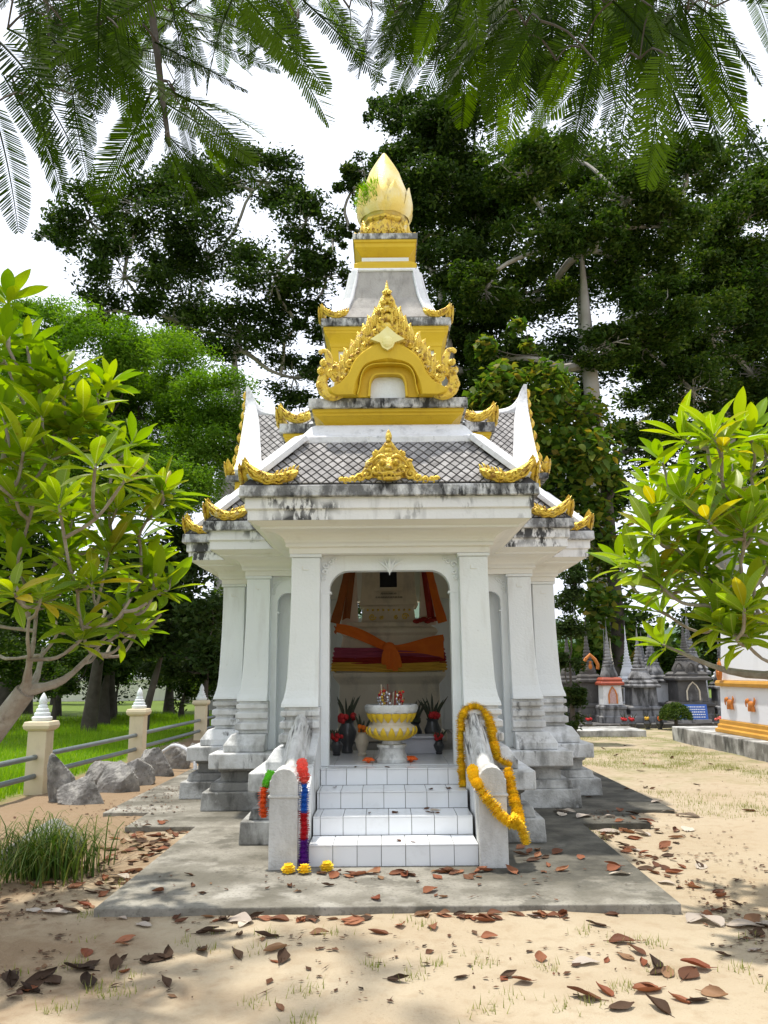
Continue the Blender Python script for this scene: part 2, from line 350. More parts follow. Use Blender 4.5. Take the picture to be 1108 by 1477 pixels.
col = mixc(t, mul(t, mapr(t, n2, .50, .72), .55), col, (.29, .215, .135))
col = mixc(t, mul(t, mapr(t, tex_noise(t, v, .55, 5), .52, .66), .45), col, (.30, .215, .125))
col = mixc(t, mul(t, mul(t, mapr(t, n3, .60, .75), .6), mapr(t, tex_noise(t, v, 1.6, 4), .45, .65)), col, (.20, .13, .075))
def wob(axis, lo, hi, amp):       # a soft edge along an axis, broken up by noise
    return mapr(t, mul(t, sx.outputs[axis], mul(t, mapr(t, n1, .3, .7, -amp, amp), mapr(t, n2, .3, .7, -amp*.5, amp*.5), 'ADD'), 'ADD'), lo, hi)
damp = mul(t, wob(0, -1.2, -2.4, 1.0), .75)
col = mixc(t, damp, col, (.20, .13, .075))
patch = mul(t, mul(t, wob(1, 10.5, 14, 1.5), wob(0, 2.2, 3.6, .6)), mapr(t, tex_noise(t, v, 1.7, 8, .7), .42, .62))
col = mixc(t, mul(t, patch, .75), col, (.15, .165, .05))
lawn = wob(0, -4.55, -4.9, .25); col = mixc(t, lawn, col, mixc(t, mapr(t, n2, .35, .65), (.10, .17, .022), (.17, .25, .035)))
far = wob(1, 24, 27, 2); col = mixc(t, far, col, (.11, .16, .03))
t.links.new(col, p.inputs['Base Color']); p.inputs['Roughness'].default_value = .95; p.inputs['Specular IOR Level'].default_value = .15
bump(t, p, mul(t, mul(t, n2, 1.2), mul(t, n3, .5), 'ADD'), .6, .025); MATS['ground'] = m
g = bpy.data.objects.new('ground', fast_mesh('ground', np.stack([XX.ravel(), YY.ravel(), ZZ.ravel()], 1), 4, 'ground', faces=faces))
g.data.polygons.foreach_set('use_smooth', [True]*len(g.data.polygons)); COL.objects.link(g); tag(g, kind='structure')

# ------------------------------------------------------------------ the shrine
CX, CY = .05, 11.1
def outline(wf, F, b, s, ws, k, notch=None):
    front = [(-wf, -F), (wf, -F)] if notch is None else [(-wf, -F), (-notch, -F), (-notch, -3.40), (notch, -3.40), (notch, -F), (wf, -F)]
    return front+[(wf, -b), (b, -b), (b, -ws), (s, -ws), (s, ws), (b, ws), (b, b), (ws, b), (ws, k), (-ws, k), (-ws, b), (-b, b), (-b, ws), (-s, ws), (-s, -ws), (-b, -ws), (-b, -b), (-wf, -b)]
def off(e, notch=None): return outline(.95+e, 3.43+e, 1.68+e, 2.13+e, .82+e, 2.13+e, notch)
def sweep(prof, notch=None, cap=True): return MB().loft([[(x, y, z) for x, y in off(e, notch)] for e, z in prof], cap, cap)

# concrete pad under it: a lighter front apron and darker mossy right-hand side, each its own slab
def slab_poly(pts, z0, z1):
    return MB().loft([[(x, y, z0) for x, y in pts], [(x, y, z1) for x, y in pts]])
pad_pts = [(-1.86, 5.44), (.62, 5.44), (.62, 6.2), (.9, 6.3), (.9, 13.5), (-3.05, 13.5), (-3.05, 9.03), (-2.55, 9.03), (-2.55, 8.2), (-1.86, 8.2)]
rm = [(.62, 5.44), (1.86, 5.44), (1.9, 8.18), (2.56, 8.18), (2.6, 8.93), (3.06, 8.93), (3.06, 13.5), (.9, 13.5), (.9, 6.3), (.62, 6.2)]
m, t, p, o = new_mat('pad'); v = coord(t, (1, 1, 1), 'World'); sx = t.nodes.new('ShaderNodeSeparateXYZ'); t.links.new(v, sx.inputs[0])
n1 = tex_noise(t, v, .9, 5); n2 = tex_noise(t, v, 3.5, 6, .65); n3 = tex_noise(t, v, 40, 4)
col = mixc(t, mapr(t, n2, .38, .62), (.185, .172, .142), (.30, .283, .242))
col = mixc(t, mul(t, mapr(t, n1, .46, .58), .8), col, (.105, .097, .076))
col = mixc(t, mul(t, mapr(t, tex_noise(t, v, 2.6, 7, .7), .54, .62), .6), col, (.075, .07, .056))
col = mixc(t, mul(t, mapr(t, tex_noise(t, v, 1.7, 4), .58, .66), .6), col, (.40, .38, .335))
col = mixc(t, mul(t, mapr(t, n3, .54, .66), .5), col, (.10, .095, .08))
# moss grows on the right-hand strip; its edge is ragged and a dry spill lies over its front
edge = mul(t, sx.outputs[0], mul(t, mapr(t, n1, .3, .7, -.5, .5), mapr(t, n2, .3, .7, -.18, .18), 'ADD'), 'ADD')
back = mul(t, sx.outputs[1], mapr(t, n2, .3, .7, -.5, .5), 'ADD')
moss = mul(t, mapr(t, edge, .85, 1.05), mapr(t, back, 5.75, 6.05))
col = mixc(t, mul(t, moss, .93), col, mixc(t, mapr(t, n2, .4, .65), (.055, .053, .044), (.13, .122, .10)))
t.links.new(col, p.inputs['Base Color']); p.inputs['Roughness'].default_value = .9; p.inputs['Specular IOR Level'].default_value = .2
bump(t, p, mul(t, n3, n2, 'ADD'), .3, .015); MATS['pad'] = m
full = [(-1.86, 5.44), (1.86, 5.44), (1.9, 8.18), (2.56, 8.18), (2.6, 8.93), (3.06, 8.93), (3.06, 13.6), (-3.05, 13.6), (-3.05, 9.03), (-2.55, 9.03), (-2.55, 8.2), (-1.86, 8.2)]
pad = slab_poly(full, -.1, .05).build('concrete_pad', 'pad', bevel=.008); tag(pad, kind='structure')

S = thing('shrine', 'white Thai shrine with yellow tiers, gold ornaments and tall spire on a concrete pad', 'shrine', (CX, CY, 0))
PZ = .05
NX = .655
sweep([(.38, PZ), (.37, .245)], NX).build('plinth_block', 'base_dirty', S, bevel=.012)
sweep([(.31, .245), (.29, .33)], NX).build('plinth_step', 'base_dirty', S, bevel=.01)
sweep([(.20, .33), (.20, .43), (.23, .45), (.23, .475)], NX).build('plinth_neck', 'base_dirty', S, bevel=.006)
sweep([(.32, .475), (.32, .64)], NX).build('plinth_slab', 'white_base', S, bevel=.014)
# stairs, tile by tile
sy = [-4.61, -4.25, -3.877, -3.487]; sz = [.208, .354, .496, .641]; z0 = PZ
for i in range(4):
    yb = sy[i+1] if i < 3 else -3.30
    st = MB().box(-NX+.004, NX-.004, sy[i]+.012, yb+.03, PZ if i == 0 else z0-.03, sz[i]-.012).build('step', 'grout', S)
    n = 7; wd = (2*NX-.01)/n
    sh = (.0, .06, .02, .05)[i]
    xs = [-NX+.005]+[-NX+.005+wd*k+sh for k in range(0 if sh > 0 else 1, n)]+[NX-.005]
    xs = [x for x in xs if x <= NX-.005]
    for a, b in zip(xs[:-1], xs[1:]):
        if b-a < .02: continue
        MB().box(a+.0025, b-.0025, sy[i], sy[i]+.014, z0+.003, sz[i]-.0125).build('tile', 'stair_tile', st)
        MB().box(a+.0025, b-.0025, sy[i]-.006, yb-.003, sz[i]-.0095, sz[i]).build('tile', 'stair_tile', st)
    z0 = sz[i]
fl = MB().box(-.9, .9, -3.29, 1.5, .60, .642).build('floor', 'grout', S)
for a in range(5):
    for b in range(4):
        MB().box(-.9+.36*a+.002, -.9+.36*(a+1)-.002, -3.285+.36*b+.002, -3.285+.36*(b+1)-.002, .642, .65).build('tile', 'stair_tile', fl)
# balustrades: sloping wall with a rounded rail, ending in a round-topped newel
for s in (-1, 1):
    xa, xb = (.652, .868) if s > 0 else (-.945, -.725)
    x0, x1 = min(xa, xb), max(xa, xb); xm = (x0+x1)/2; hw = (x1-x0)/2
    def arch_sec(zb, zt, k, yy, g=0.):     # section: wall with a half-round top of radius k
        pts = [(xm-hw+g, yy, zb), (xm+hw-g, yy, zb), (xm+hw-g, yy, zt-k*.9)]
        for j in range(9):
            a = math.pi*j/8; pts.append((xm+(hw-g)*.92*math.cos(a), yy, zt-k*.9+k*.9*math.sin(a)))
        return pts+[(xm-hw+g, yy, zt-k*.9)]
    b = MB().loft([arch_sec(PZ, .78, .10, -4.70)[:], arch_sec(PZ, .79, .10, -4.48)])
    nw = b.build('newel', 'newel', S, bevel=.01)
    MB().box(x0-.012, x1+.012, -4.712, -4.47, .565, .585).build('newel_band', 'newel', S, bevel=.006)
    xw0, xw1 = (x0+.02, x1-.02) if s > 0 else (x0+.02, -.662)
    MB().loft([[(xw0, -4.47, PZ), (xw1, -4.47, PZ), (xw1, -4.47, .58), (xw0, -4.47, .58)],
               [(xw0, -3.30, PZ), (xw1, -3.30, PZ), (xw1, -3.30, 1.02), (xw0, -3.30, 1.02)]]).build('balustrade_wall', 'white_base', S, bevel=.01)
    pr = MB()
    sec = [(-.105, .0), (-.105, .05), (-.085, .055), (-.085, .09), (-.06, .10), (-.055, .15), (-.03, .185), (0, .195), (.03, .185), (.055, .15), (.06, .10), (.085, .09), (.085, .055), (.105, .05), (.105, 0)]
    pr.loft([[(xm+a, -4.475, .50+c*.95) for a, c in sec[::-1]], [(xm+a, -3.46, .955+c) for a, c in sec[::-1]]])
    rl = pr.build('rail', 'balustrade', S, smooth=True)
    # outer plinth wing beside the stairs
# columns
def column(cx, cy, sx_, sy_, wd=.275):
    def ring(e, z, inn=0.):
        xa, xb = cx-sx_*(wd+inn), cx+sx_*e; ya, yb = cy-sy_*(wd+inn), cy+sy_*e
        x0, x1, y0, y1 = min(xa, xb), max(xa, xb), min(ya, yb), max(ya, yb)
        return [(x0, y0, z), (x1, y0, z), (x1, y1, z), (x0, y1, z)]
    sh = MB().loft([ring(e, z) for e, z in [(.075, 1.19), (.07, 1.22), (.052, 1.27), (.036, 1.34), (.024, 1.45), (.015, 1.65), (.004, 2.0), (0, 2.3), (0, 2.60)]])
    c = sh.build('column', 'white', S, bevel=.006)
    MB().loft([ring(.19, .642), ring(.19, .715), ring(.115, .83)]).build('pedestal', 'white_base', c, bevel=.012)
    MB().loft([ring(e, z, .012) for e, z in [(.045, .832), (.045, .865), (.085, .88), (.085, .945), (.04, .965), (.04, .99), (.08, 1.005), (.08, 1.06), (.038, 1.08), (.038, 1.10), (.075, 1.115), (.075, 1.155), (.045, 1.165), (.045, 1.188)]]).build('moulding', 'white_base', c, bevel=.006)
    MB().loft([ring(.018, 2.602, .018), ring(.018, 2.632, .018)]).build('capital', 'white', c, bevel=.004)
    # small relief mark near the top of the shaft
    k = MB(); xx = cx-sx_*wd*.5; yy = cy+sy_*.004
    k.tube([(xx-.03, yy, 2.515), (xx-.03, yy, 2.48), (xx+.03, yy, 2.478)], .004, 5); k.build('relief_mark', 'white_soffit', c)
    return c
for s in (-1, 1):
    column(s*.95, -3.43, s, -1); column(s*1.68, -1.68, s, -1); column(s*2.13, -.82, s, -1)
    column(s*2.13, .82, s, 1); column(s*1.68, 1.68, s, 1); column(s*.82, 2.13, s, 1)
def arch_panel(x0, x1, y0, y1, zt, zo, rad, zs, lip=.018, name='arch_panel'):
    """panel between x0 and x1 with an opening x0+lip.. under a round-cornered head at height zo"""
    a, b = x0+.085, x1-.085; n = 8
    poly = [(x0, zt), (x0, zs), (a-lip, zs), (a-lip, zo-rad-.03), (a, zo-rad-.03)]
    poly = [(x0, zt), (x0, zs), (a+lip, zs), (a+lip, zs+.02), (a, zs+.02), (a, zo-rad)]
    poly += [(a+rad-rad*math.cos(math.pi/2*j/n), zo-rad+rad*math.sin(math.pi/2*j/n)) for j in range(1, n+1)]
    poly += [(b-rad+rad*math.sin(math.pi/2*j/n), zo-rad+rad*math.cos(math.pi/2*j/n)) for j in range(0, n+1)]
    poly += [(b, zs+.02), (b-lip, zs+.02), (b-lip, zs), (x1, zs), (x1, zt)]
    return MB().prism(poly[::-1], y0, y1).build(name, 'white', S)
arch_panel(-.675, .675, -3.30, -3.16, 2.632, 2.485, .19, 2.26)
for s in (-1, 1):
    MB().box(min(s*.59, s*.675), max(s*.59, s*.675), -3.30, -3.16, .642, 2.26).build('jamb', 'white', S, bevel=.005)
    MB().box(min(s*.86, s*.94), max(s*.86, s*.94), -3.16, -1.54, .642, 2.632).build('side_wall', 'white', S)
    x0, x1 = sorted((s*.94, s*1.41))
    arch_panel(x0, x1, -1.60, -1.50, 2.632, 2.44, .12, 2.2)
    MB().box(x0, x0+.085, -1.60, -1.50, .642, 2.2).build('jamb', 'white', S, bevel=.004)
    MB().box(x1-.085, x1, -1.60, -1.50, .642, 2.2).build('jamb', 'white', S, bevel=.004)
    MB().box(x0, x1, -1.42, -1.36, .642, 2.632).build('niche_wall', 'white', S)
    # side arms: jambs of the open arches
    for yy in (-.70, .70):
        y0, y1 = sorted((yy, yy*.82))
        MB().box(min(s*1.98, s*2.08), max(s*1.98, s*2.08), y0, y1, .642, 2.632).build('jamb', 'white', S)
    # carved leaf scrolls in the arch corners
    for (xo, yo, k) in ((s*.63, -3.31, 1.), (s*1.36, -1.61, .8)):
        q = MB()
        for j, (dx, dz, r_, a0) in enumerate(((0, 0, .035, 0), (-.05, .03, .028, 1.5), (.005, -.07, .028, 3.2), (-.085, .055, .02, .6), (.012, -.13, .02, 4.))):
            q.tube(spiral(xo+s*dx*k, 2.54+dz*k, r_*k, .004, a0, 1.2*s, 10, yo), [.012*k]*8+[.008*k, .004], 5)
        q.build('leaf_scroll', 'white', S, smooth=True)
# pendant leaf over the doorway
q = MB()
for s in (-1, 1):
    q.tube(smooth_path([(0, -3.315, 2.47), (s*.05, -3.315, 2.53), (s*.13, -3.31, 2.585)], 8), [.016, .014, .012, .012, .011, .009, .006, .003], 5)
    q.tube(smooth_path([(0, -3.315, 2.49), (s*.03, -3.315, 2.545), (s*.06, -3.31, 2.60)], 8), [.014, .014, .012, .012, .011, .009, .006, .003], 5)
q.tube([(0, -3.315, 2.60), (0, -3.32, 2.52), (0, -3.315, 2.435)], [.01, .022, .002], 6); q.build('pendant_leaf', 'white', S, smooth=True)
# the back is walled up to shoulder height, open under its arch above
MB().box(-.66, .66, 1.86, 1.95, .642, 2.36).build('back_wall', 'white', S)
for s in (-1, 1):
    x0, x1 = sorted((s*.66, s*1.45))
    MB().box(x0, x1, 1.5, 1.6, .642, 2.632).build('back_wall', 'white', S)
    x0, x1 = sorted((s*1.40, s*1.48))
    MB().box(x0, x1, -1.36, -.62, .642, 2.632).build('inner_wall', 'white', S); MB().box(x0, x1, .62, 1.5, .642, 2.632).build('inner_wall', 'white', S)
# entablature, fascia and eaves
sweep([(-.26, 3.15), (-.26, 2.634), (.02, 2.634), (.02, 2.69), (.055, 2.70), (.055, 2.735)], None, False).build('architrave', 'white_soffit', S, bevel=.004)
cov = [(.06, 2.735)]+[(.06+.17*(1-math.cos(math.pi/2*j/6)), 2.735+.10*math.sin(math.pi/2*j/6)) for j in range(1, 7)]+[(.27, 2.838), (.27, 2.858), (.37, 2.90)]
sweep([(-.10, 3.16), (-.20, 3.15)][::-1], None).build('ceiling', 'white_soffit', S)
sweep(cov, None, False).build('cove', 'white_soffit', S)
sweep([(.375, 2.90), (.375, 2.995), (.40, 3.005), (.40, 3.11)], None, False).build('fascia', 'fascia', S, bevel=.005)
sweep([(.38, 3.112), (.445, 3.11), (.45, 3.12), (.445, 3.22), (.30, 3.222)], None, False).build('roof_edge', 'roof_edge', S, bevel=.008)
# lower hipped skirt roof all round the stepped plan
E0, E1, ZA, ZB = .43, -.06, 3.22, 3.80
A0, A1 = off(E0), off(E1)
rb = MB(); n = len(A0)
rb.add([(x, y, ZA) for x, y in A0]+[(x, y, ZB) for x, y in A1], [(i, (i+1) % n, (i+1) % n+n, i+n) for i in range(n)]).build('roof_skirt', 'roof_bed', S)
def clip(poly, a, b):
    """keep the part of a 2-D polygon left of line a->b"""
    out = []; f = lambda q: (b[0]-a[0])*(q[1]-a[1])-(b[1]-a[1])*(q[0]-a[0])
    for i in range(len(poly)):
        p0, p1 = poly[i], poly[(i+1) % len(poly)]; d0, d1 = f(p0), f(p1)
        if d0 >= 0: out.append(p0)
        if d0*d1 < 0: t_ = d0/(d0-d1); out.append((p0[0]+(p1[0]-p0[0])*t_, p0[1]+(p1[1]-p0[1])*t_))
    return out
TILE_N = 0
def tile_slope(name, quad, ml, mr, mb_, mt, du=.098, dv=.125, mat='roof_tile', bed=True):
    """diamond tiles, each its own piece, laid on the slope quad = bottom left, bottom right, top right, top left (seen from outside)"""
    bl, br, tr, tl = [Vector(q) for q in quad]
    U = (br-bl).normalized(); N = U.cross(tl-bl).normalized(); V = N.cross(U)
    to2 = lambda q: ((q-bl).dot(U), (q-bl).dot(V)); P = [to2(q) for q in (bl, br, tr, tl)]
    def inset(a, b, d):
        ux, uy = b[0]-a[0], b[1]-a[1]; l = math.hypot(ux, uy); nx_, ny_ = -uy/l*d, ux/l*d
        return (a[0]+nx_, a[1]+ny_), (b[0]+nx_, b[1]+ny_)
    lines = [inset(P[0], P[1], mb_), inset(P[1], P[2], mr), inset(P[2], P[3], mt), inset(P[3], P[0], ml)]
    umin, umax = min(q[0] for q in P), max(q[0] for q in P); vmax = max(q[1] for q in P)
    base = MB(); g_ = .0085
    bdp = [(umin-1, -1), (umax+1, -1), (umax+1, vmax+1), (umin-1, vmax+1)]
    for a, b in lines: bdp = clip(bdp, a, b)
    bp = [bl+U*q[0]+V*q[1]+N*.004 for q in bdp]
    par = MB().add(bp, [tuple(range(len(bp)))]).build(name, 'roof_bed', S)
    r = 0; vv = 0.
    umid = (umin+umax)/2; K = int((umax-umin)/du)//2+2
    while vv < vmax+dv:
        for k in range(-K, K+1):
            uc = umid+k*du+(du/2 if r % 2 else 0)
            hu, hv = du/2-g_, dv/2-g_*1.3
            poly = [(uc, vv-hv), (uc+hu, vv), (uc, vv+hv), (uc-hu, vv)]
            for a, b in lines:
                poly = clip(poly, a, b)
                if len(poly) < 3: break
            if len(poly) < 3: continue
            ar = abs(sum(poly[i][0]*poly[(i+1) % len(poly)][1]-poly[(i+1) % len(poly)][0]*poly[i][1] for i in range(len(poly))))/2
            if ar < .0004: continue
            tilt = random.uniform(.000, .004); m_ = len(poly)
            top = [bl+U*a+V*b+N*(.014+tilt-(b-vv)*.06) for a, b in poly]; bot = [bl+U*a+V*b+N*.003 for a, b in poly]
            MB().add(top+bot, [tuple(range(m_))]+[(i, i+m_, (i+1) % m_+m_, (i+1) % m_) for i in range(m_)]).build('tile', mat, par)
        vv += dv/2; r += 1
    return par
def q3(i): j = (i+1) % n; return [(*A0[i], ZA), (*A0[j], ZA), (*A1[j], ZB), (*A1[i], ZB)]
def bar(a, b, w_, h_, name, mat, parent=S, up=None, lift=0.):
    """square-edged bar from a to b, w_ wide, h_ proud"""
    a, b = Vector(a), Vector(b); d = (b-a).normalized(); u = up or Vector((0, 0, 1)); s_ = d.cross(u).normalized(); u2 = s_.cross(d)
    a = a+u2*lift; b = b+u2*lift
    r = [[q+s_*x+u2*z for x, z in ((-w_/2, -h_*.3), (w_/2, -h_*.3), (w_/2, h_*.5), (w_/2*.6, h_*.7), (-w_/2*.6, h_*.7), (-w_/2, h_*.5))] for q in (a, b)]
    return MB().loft([x[::-1] for x in r]).build(name, mat, parent, bevel=.006)
tile_slope('tile_slope', q3(0), .09, .09, .02, .05)                     # front of the porch
names = {0: 'front'}
for i in (2, n-2):                                                       # body fronts beside the porch
    tile_slope('tile_slope', q3(i), .05, .05, .02, .05)
for i in (4, n-4):                                                       # side arms, front slopes
    tile_slope('tile_slope', q3(i), .05, .05, .02, .05, .11, .14)
for i in (1, 3, 5, n-1, n-3, n-5):                                       # slopes facing sideways
    tile_slope('tile_slope', q3(i), .06, .06, .02, .05, .16, .20)
for i in range(n):
    if i in (0, 1, 3, 5, 6, 8, 10, 11, 13, 14, 16, 18):                   # hips at the outward corners
        bar([A0[i][0]*.86+A1[i][0]*.14, A0[i][1]*.86+A1[i][1]*.14, ZA*.86+ZB*.14], (*A1[i], ZB), .25, .07, 'hip_ridge', 'hip_white')
MB().loft([[(x, y, z) for x, y in off(e)] for e, z in ((E1+.055, ZB-.05), (E1+.06, ZB+.02), (E1-.02, ZB+.06), (E1-.10, ZB+.17), (E1-.14, ZB+.20))]).build('roof_collar', 'hip_white', S, bevel=.008)
# tier over the porch: yellow cornice flaring up to a weathered ledge
def tier(rect, name_y, name_l, z0, z1, z2, flare, ledge):
    x0, x1, y0, y1 = rect
    R_ = lambda g_, z: [(x0-g_, y0-g_, z), (x1+g_, y0-g_, z), (x1+g_, y1+g_, z), (x0-g_, y1+g_, z)]
    h_ = z1-z0
    prof = [(0, z0), (0, z0+h_*.12), (flare*.15, z0+h_*.16), (flare*.15, z0+h_*.26)]+[(flare*(.15+.6*(j/6)**1.6), z0+h_*(.26+.42*j/6)) for j in range(1, 7)]+[(flare*.85, z0+h_*.70), (flare*.85, z0+h_*.80), (flare, z0+h_*.84), (flare, z1)]
    MB().loft([R_(*q) for q in prof]).build(name_y, 'yellow', S, bevel=.004)
    MB().loft([R_(ledge, z1), R_(ledge+.004, z1+.012), R_(ledge, z2)]).build(name_l, 'roof_edge', S, bevel=.006)
tier((-.62, .62, -3.16, -1.35), 'yellow_cornice', 'ledge', 3.93, 4.15, 4.25, .155, .19)
MB().box(-.80, .80, -3.30, -1.3, 3.86, 3.93, .10, .10).build('tier_foot', 'hip_white', S, bevel=.01)
# body tier
MB().box(-1.56, 1.56, -1.56, 1.56, 3.98, 4.25, .33, .33).build('tier_foot', 'hip_white', S, bevel=.01)
tier((-1.20, 1.20, -1.20, 1.20), 'yellow_cornice', 'ledge', 4.25, 4.50, 4.62, .13, .17)
# side-arm gables
for s in (-1, 1):
    arm = MB(); X0, X1 = .9, 1.93
    cur = [(-.80, 4.10), (-.62, 4.28), (-.42, 4.55), (-.2, 4.92), (0., 5.16)]
    ring = lambda x: [(s*x, y, z) for y, z in cur]+[(s*x, -y, z) for y, z in cur[-2::-1]]
    r0, r1 = ring(X0), ring(X1)
    if s < 0: arm.loft([r0[::-1], r1[::-1]])
    else: arm.loft([r0, r1])
    arm.build('gable_roof', 'roof_bed', S)
    qd = [(s*X0, -.72, 4.17), (s*X1, -.72, 4.17), (s*X1, -.03, 5.13), (s*X0, -.03, 5.13)]
    qd = [(Vector(q)+Vector((0, -.055, .03))) for q in qd]
    if s < 0: qd = [qd[1], qd[0], qd[3], qd[2]]
    tile_slope('tile_slope', qd, .02, .02, .02, .02, .10, .13)
    for sg in (-1, 1):       # bargeboard, thick white verge with a gold crest
        bb = MB(); rr = []
        path = smooth_path([(-.86, 4.04), (-.66, 4.26), (-.46, 4.52), (-.26, 4.84), (-.10, 5.10), (-.02, 5.34), (0., 5.56)], 18)
        for k, (y, z) in enumerate(path):
            t_ = k/17; wd = .36*(1-t_)**.75+.05; th = .10*(1-t_*.5); xo = 2.02+.03*t_
            rr.append([(s*(xo-wd), sg*(-y)*-1 if False else sg*y, z-.02), (s*xo, sg*y, z-.02), (s*xo, sg*y-(.0 if sg < 0 else -.0), z+th), (s*(xo-wd*.9), sg*y, z+th)])
            rr[-1] = [(px_, py_+sg*(-.06 if j in (2, 3) else .05), pz_) for j, (px_, py_, pz_) in enumerate(rr[-1])]
        bb.loft(rr).build('bargeboard', 'hip_white', S, bevel=.006)
        cr = MB()
        for k in range(1, 16, 2):
            y, z = path[k]
            cr.tube(smooth_path([(s*2.03, sg*y*1.0, z), (s*2.07, sg*(y-.05), z+.05), (s*2.05, sg*(y-.07), z+.12)], 6), [.035, .036, .030, .022, .014, .004], 6)
        cr.tube([(s*2.04, sg*y, z+.03) for y, z in path], [.032*(1-k/22) for k in range(18)], 6)
        cr.build('gable_crest', 'gold', S, smooth=True)
    tip = MB().tube(smooth_path([(s*1.1, 0, 5.14), (s*1.6, 0, 5.17), (s*1.85, 0, 5.24), (s*1.98, 0, 5.42), (s*2.02, 0, 5.60)], 14), [.07]*8+[.065, .06, .05, .04, .025, .006], 8)
    tip.build('gable_ridge', 'hip_white', S, smooth=True)
    MB().box(min(s*1.75, s*2.12), max(s*1.75, s*2.12), -.92, .92, 3.99, 4.06).build('gable_sill', 'roof_edge', S, bevel=.008)
    MB().box(min(s*1.70, s*2.02), max(s*1.70, s*2.02), -.85, .85, 3.86, 3.99).build('gable_foot', 'yellow', S, bevel=.008)
# central tower
R4 = lambda h_, z: [(-h_, -h_, z), (h_, -h_, z), (h_, h_, z), (-h_, h_, z)]
MB().loft([R4(1.16, 4.62), R4(.95, 4.80), R4(.80, 5.15), R4(.74, 5.45)]).build('tower_roof', 'hip_white', S)
MB().loft([R4(.70, 5.45), R4(.72, 5.94)]).build('tower_wall', 'white', S)
for s in (-1, 1):
    for q in (-1, 1):
        MB().loft([[(s*a, q*a, z), (s*(a-.10), q*a, z), (s*(a-.10), q*(a-.10), z), (s*a, q*(a-.10), z)][::(1 if s*q < 0 else -1)] for a, z in ((.735, 5.45), (.765, 5.94))]).build('tower_pilaster', 'yellow', S)
tier((-.76, .76, -.76, .76), 'yellow_cornice', 'ledge', 5.86, 6.17, 6.28, .10, .13)
MB().loft([R4(.80, 6.28), R4(.76, 6.36), R4(.66, 6.52), R4(.58, 6.72), R4(.53, 6.95), R4(.49, 7.20), R4(.47, 7.25)]).build('spire_roof', 'hip_white', S, bevel=.01)
for k in range(4):
    MB().loft([[(-a, -b, z), (a, -b, z), (a, -b+.05, z), (-a, -b+.05, z)] for a, b, z in ((.60, .808, 6.33), (.50, .69, 6.52), (.445, .60, 6.72), (.405, .548, 6.95), (.375, .505, 7.18))]).xf(Matrix.Rotation(k*math.pi/2, 4, 'Z')).build('spire_panel', 'roof_cement', S)
    rim = MB()
    pth = [(-.66, -.81, 6.33), (-.535, -.70, 6.52), (-.475, -.61, 6.72), (-.435, -.555, 6.95), (-.40, -.51, 7.19), (.40, -.51, 7.19), (.435, -.555, 6.95), (.475, -.61, 6.72), (.535, -.70, 6.52), (.66, -.81, 6.33)]
    rim.tube(pth, .022, 6).xf(Matrix.Rotation(k*math.pi/2, 4, 'Z')); rim.build('panel_rim', 'hip_white', S, smooth=True)
MB().loft([R4(.455, 7.25), R4(.455, 7.33), R4(.35, 7.42)]).build('yellow_foot', 'yellow', S, bevel=.004)
MB().loft([R4(.345, 7.42), R4(.345, 7.48)]).build('tower_neck', 'white', S)
MB().loft([R4(.34, 7.48), R4(.36, 7.50), R4(.44, 7.60), R4(.44, 7.66), R4(.46, 7.67), R4(.46, 7.71)]).build('yellow_cornice', 'yellow', S, bevel=.004)
MB().loft([R4(.475, 7.71), R4(.475, 7.80)]).build('ledge', 'roof_edge', S, bevel=.006)
# octagonal collar, antefixes and lotus bud finial
MB().lathe([(.40, 7.80), (.40, 7.84), (.34, 7.88), (.32, 8.12), (.36, 8.16), (.36, 8.20), (.30, 8.22)], 8).build('finial_collar', 'gold', S, bevel=.006)
fb = MB(); N_ = 48; rings = []
prof = [(.25, 8.16), (.32, 8.20), (.385, 8.28), (.415, 8.40), (.415, 8.50), (.39, 8.62), (.345, 8.76), (.285, 8.92), (.235, 9.07), (.16, 9.21), (.09, 9.33), (.035, 9.42), (.005, 9.45)]
for r_, z in prof:
    rings.append([(r_*(1-.045*max(0, 1-(z-8.2)/1.1)*abs(math.sin(4*a))**3)*math.cos(a), r_*(1-.045*max(0, 1-(z-8.2)/1.1)*abs(math.sin(4*a))**3)*math.sin(a), z) for a in [2*math.pi*j/N_ for j in range(N_)]])
fin = fb.loft(rings).build('finial', 'finial', S, smooth=True)
for k in range(8):           # sepals clasping the bud, their tips standing off
    a = k*math.pi/4+.39; q = MB(); rr = []
    for j in range(7):
        t_ = j/6; z = 8.24+.50*t_; wd = .17*(1-t_**2.2)+.004
        rb_ = np.interp(z, [p_[1] for p_ in prof], [p_[0] for p_ in prof])+.008+.035*t_**4
        rr.append([((rb_+th)*math.cos(a+da), (rb_+th)*math.sin(a+da), z) for th, da in ((0, -wd/rb_), (.016, -wd/rb_*.5), (.02, 0), (.016, wd/rb_*.5), (0, wd/rb_))])
    q.loft(rr, closed=False, cap0=False, cap1=False).build('sepal', 'finial', fin, smooth=True)
# weeds rooted in the cracks of the bud
C = []; wv = []
for k in range(320):
    a = RN.uniform(math.pi*1.0, math.pi*1.42); z = 8.35+RN.uniform(0, .42); rr_ = np.interp(z, [p_[1] for p_ in prof], [p_[0] for p_ in prof])
    b0 = np.array([rr_*math.cos(a), rr_*math.sin(a), z]); dr = np.array([math.cos(a)*RN.uniform(.2, 1), math.sin(a)*RN.uniform(.2, 1), RN.uniform(.4, 1.3)]); dr = dr/np.linalg.norm(dr)*RN.uniform(.05, .17)
    sd_ = np.array([-math.sin(a), math.cos(a), 0])*.008
    wv += [b0-sd_, b0+sd_, b0+dr+np.array([0, 0, -.02])]
o = inst('finial_weeds', fast_mesh('finial_weeds', np.array(wv), 3, 'grass', tint=np.repeat(RN.uniform(0, .7, 320), 3)), S); o['kind'] = 'stuff'
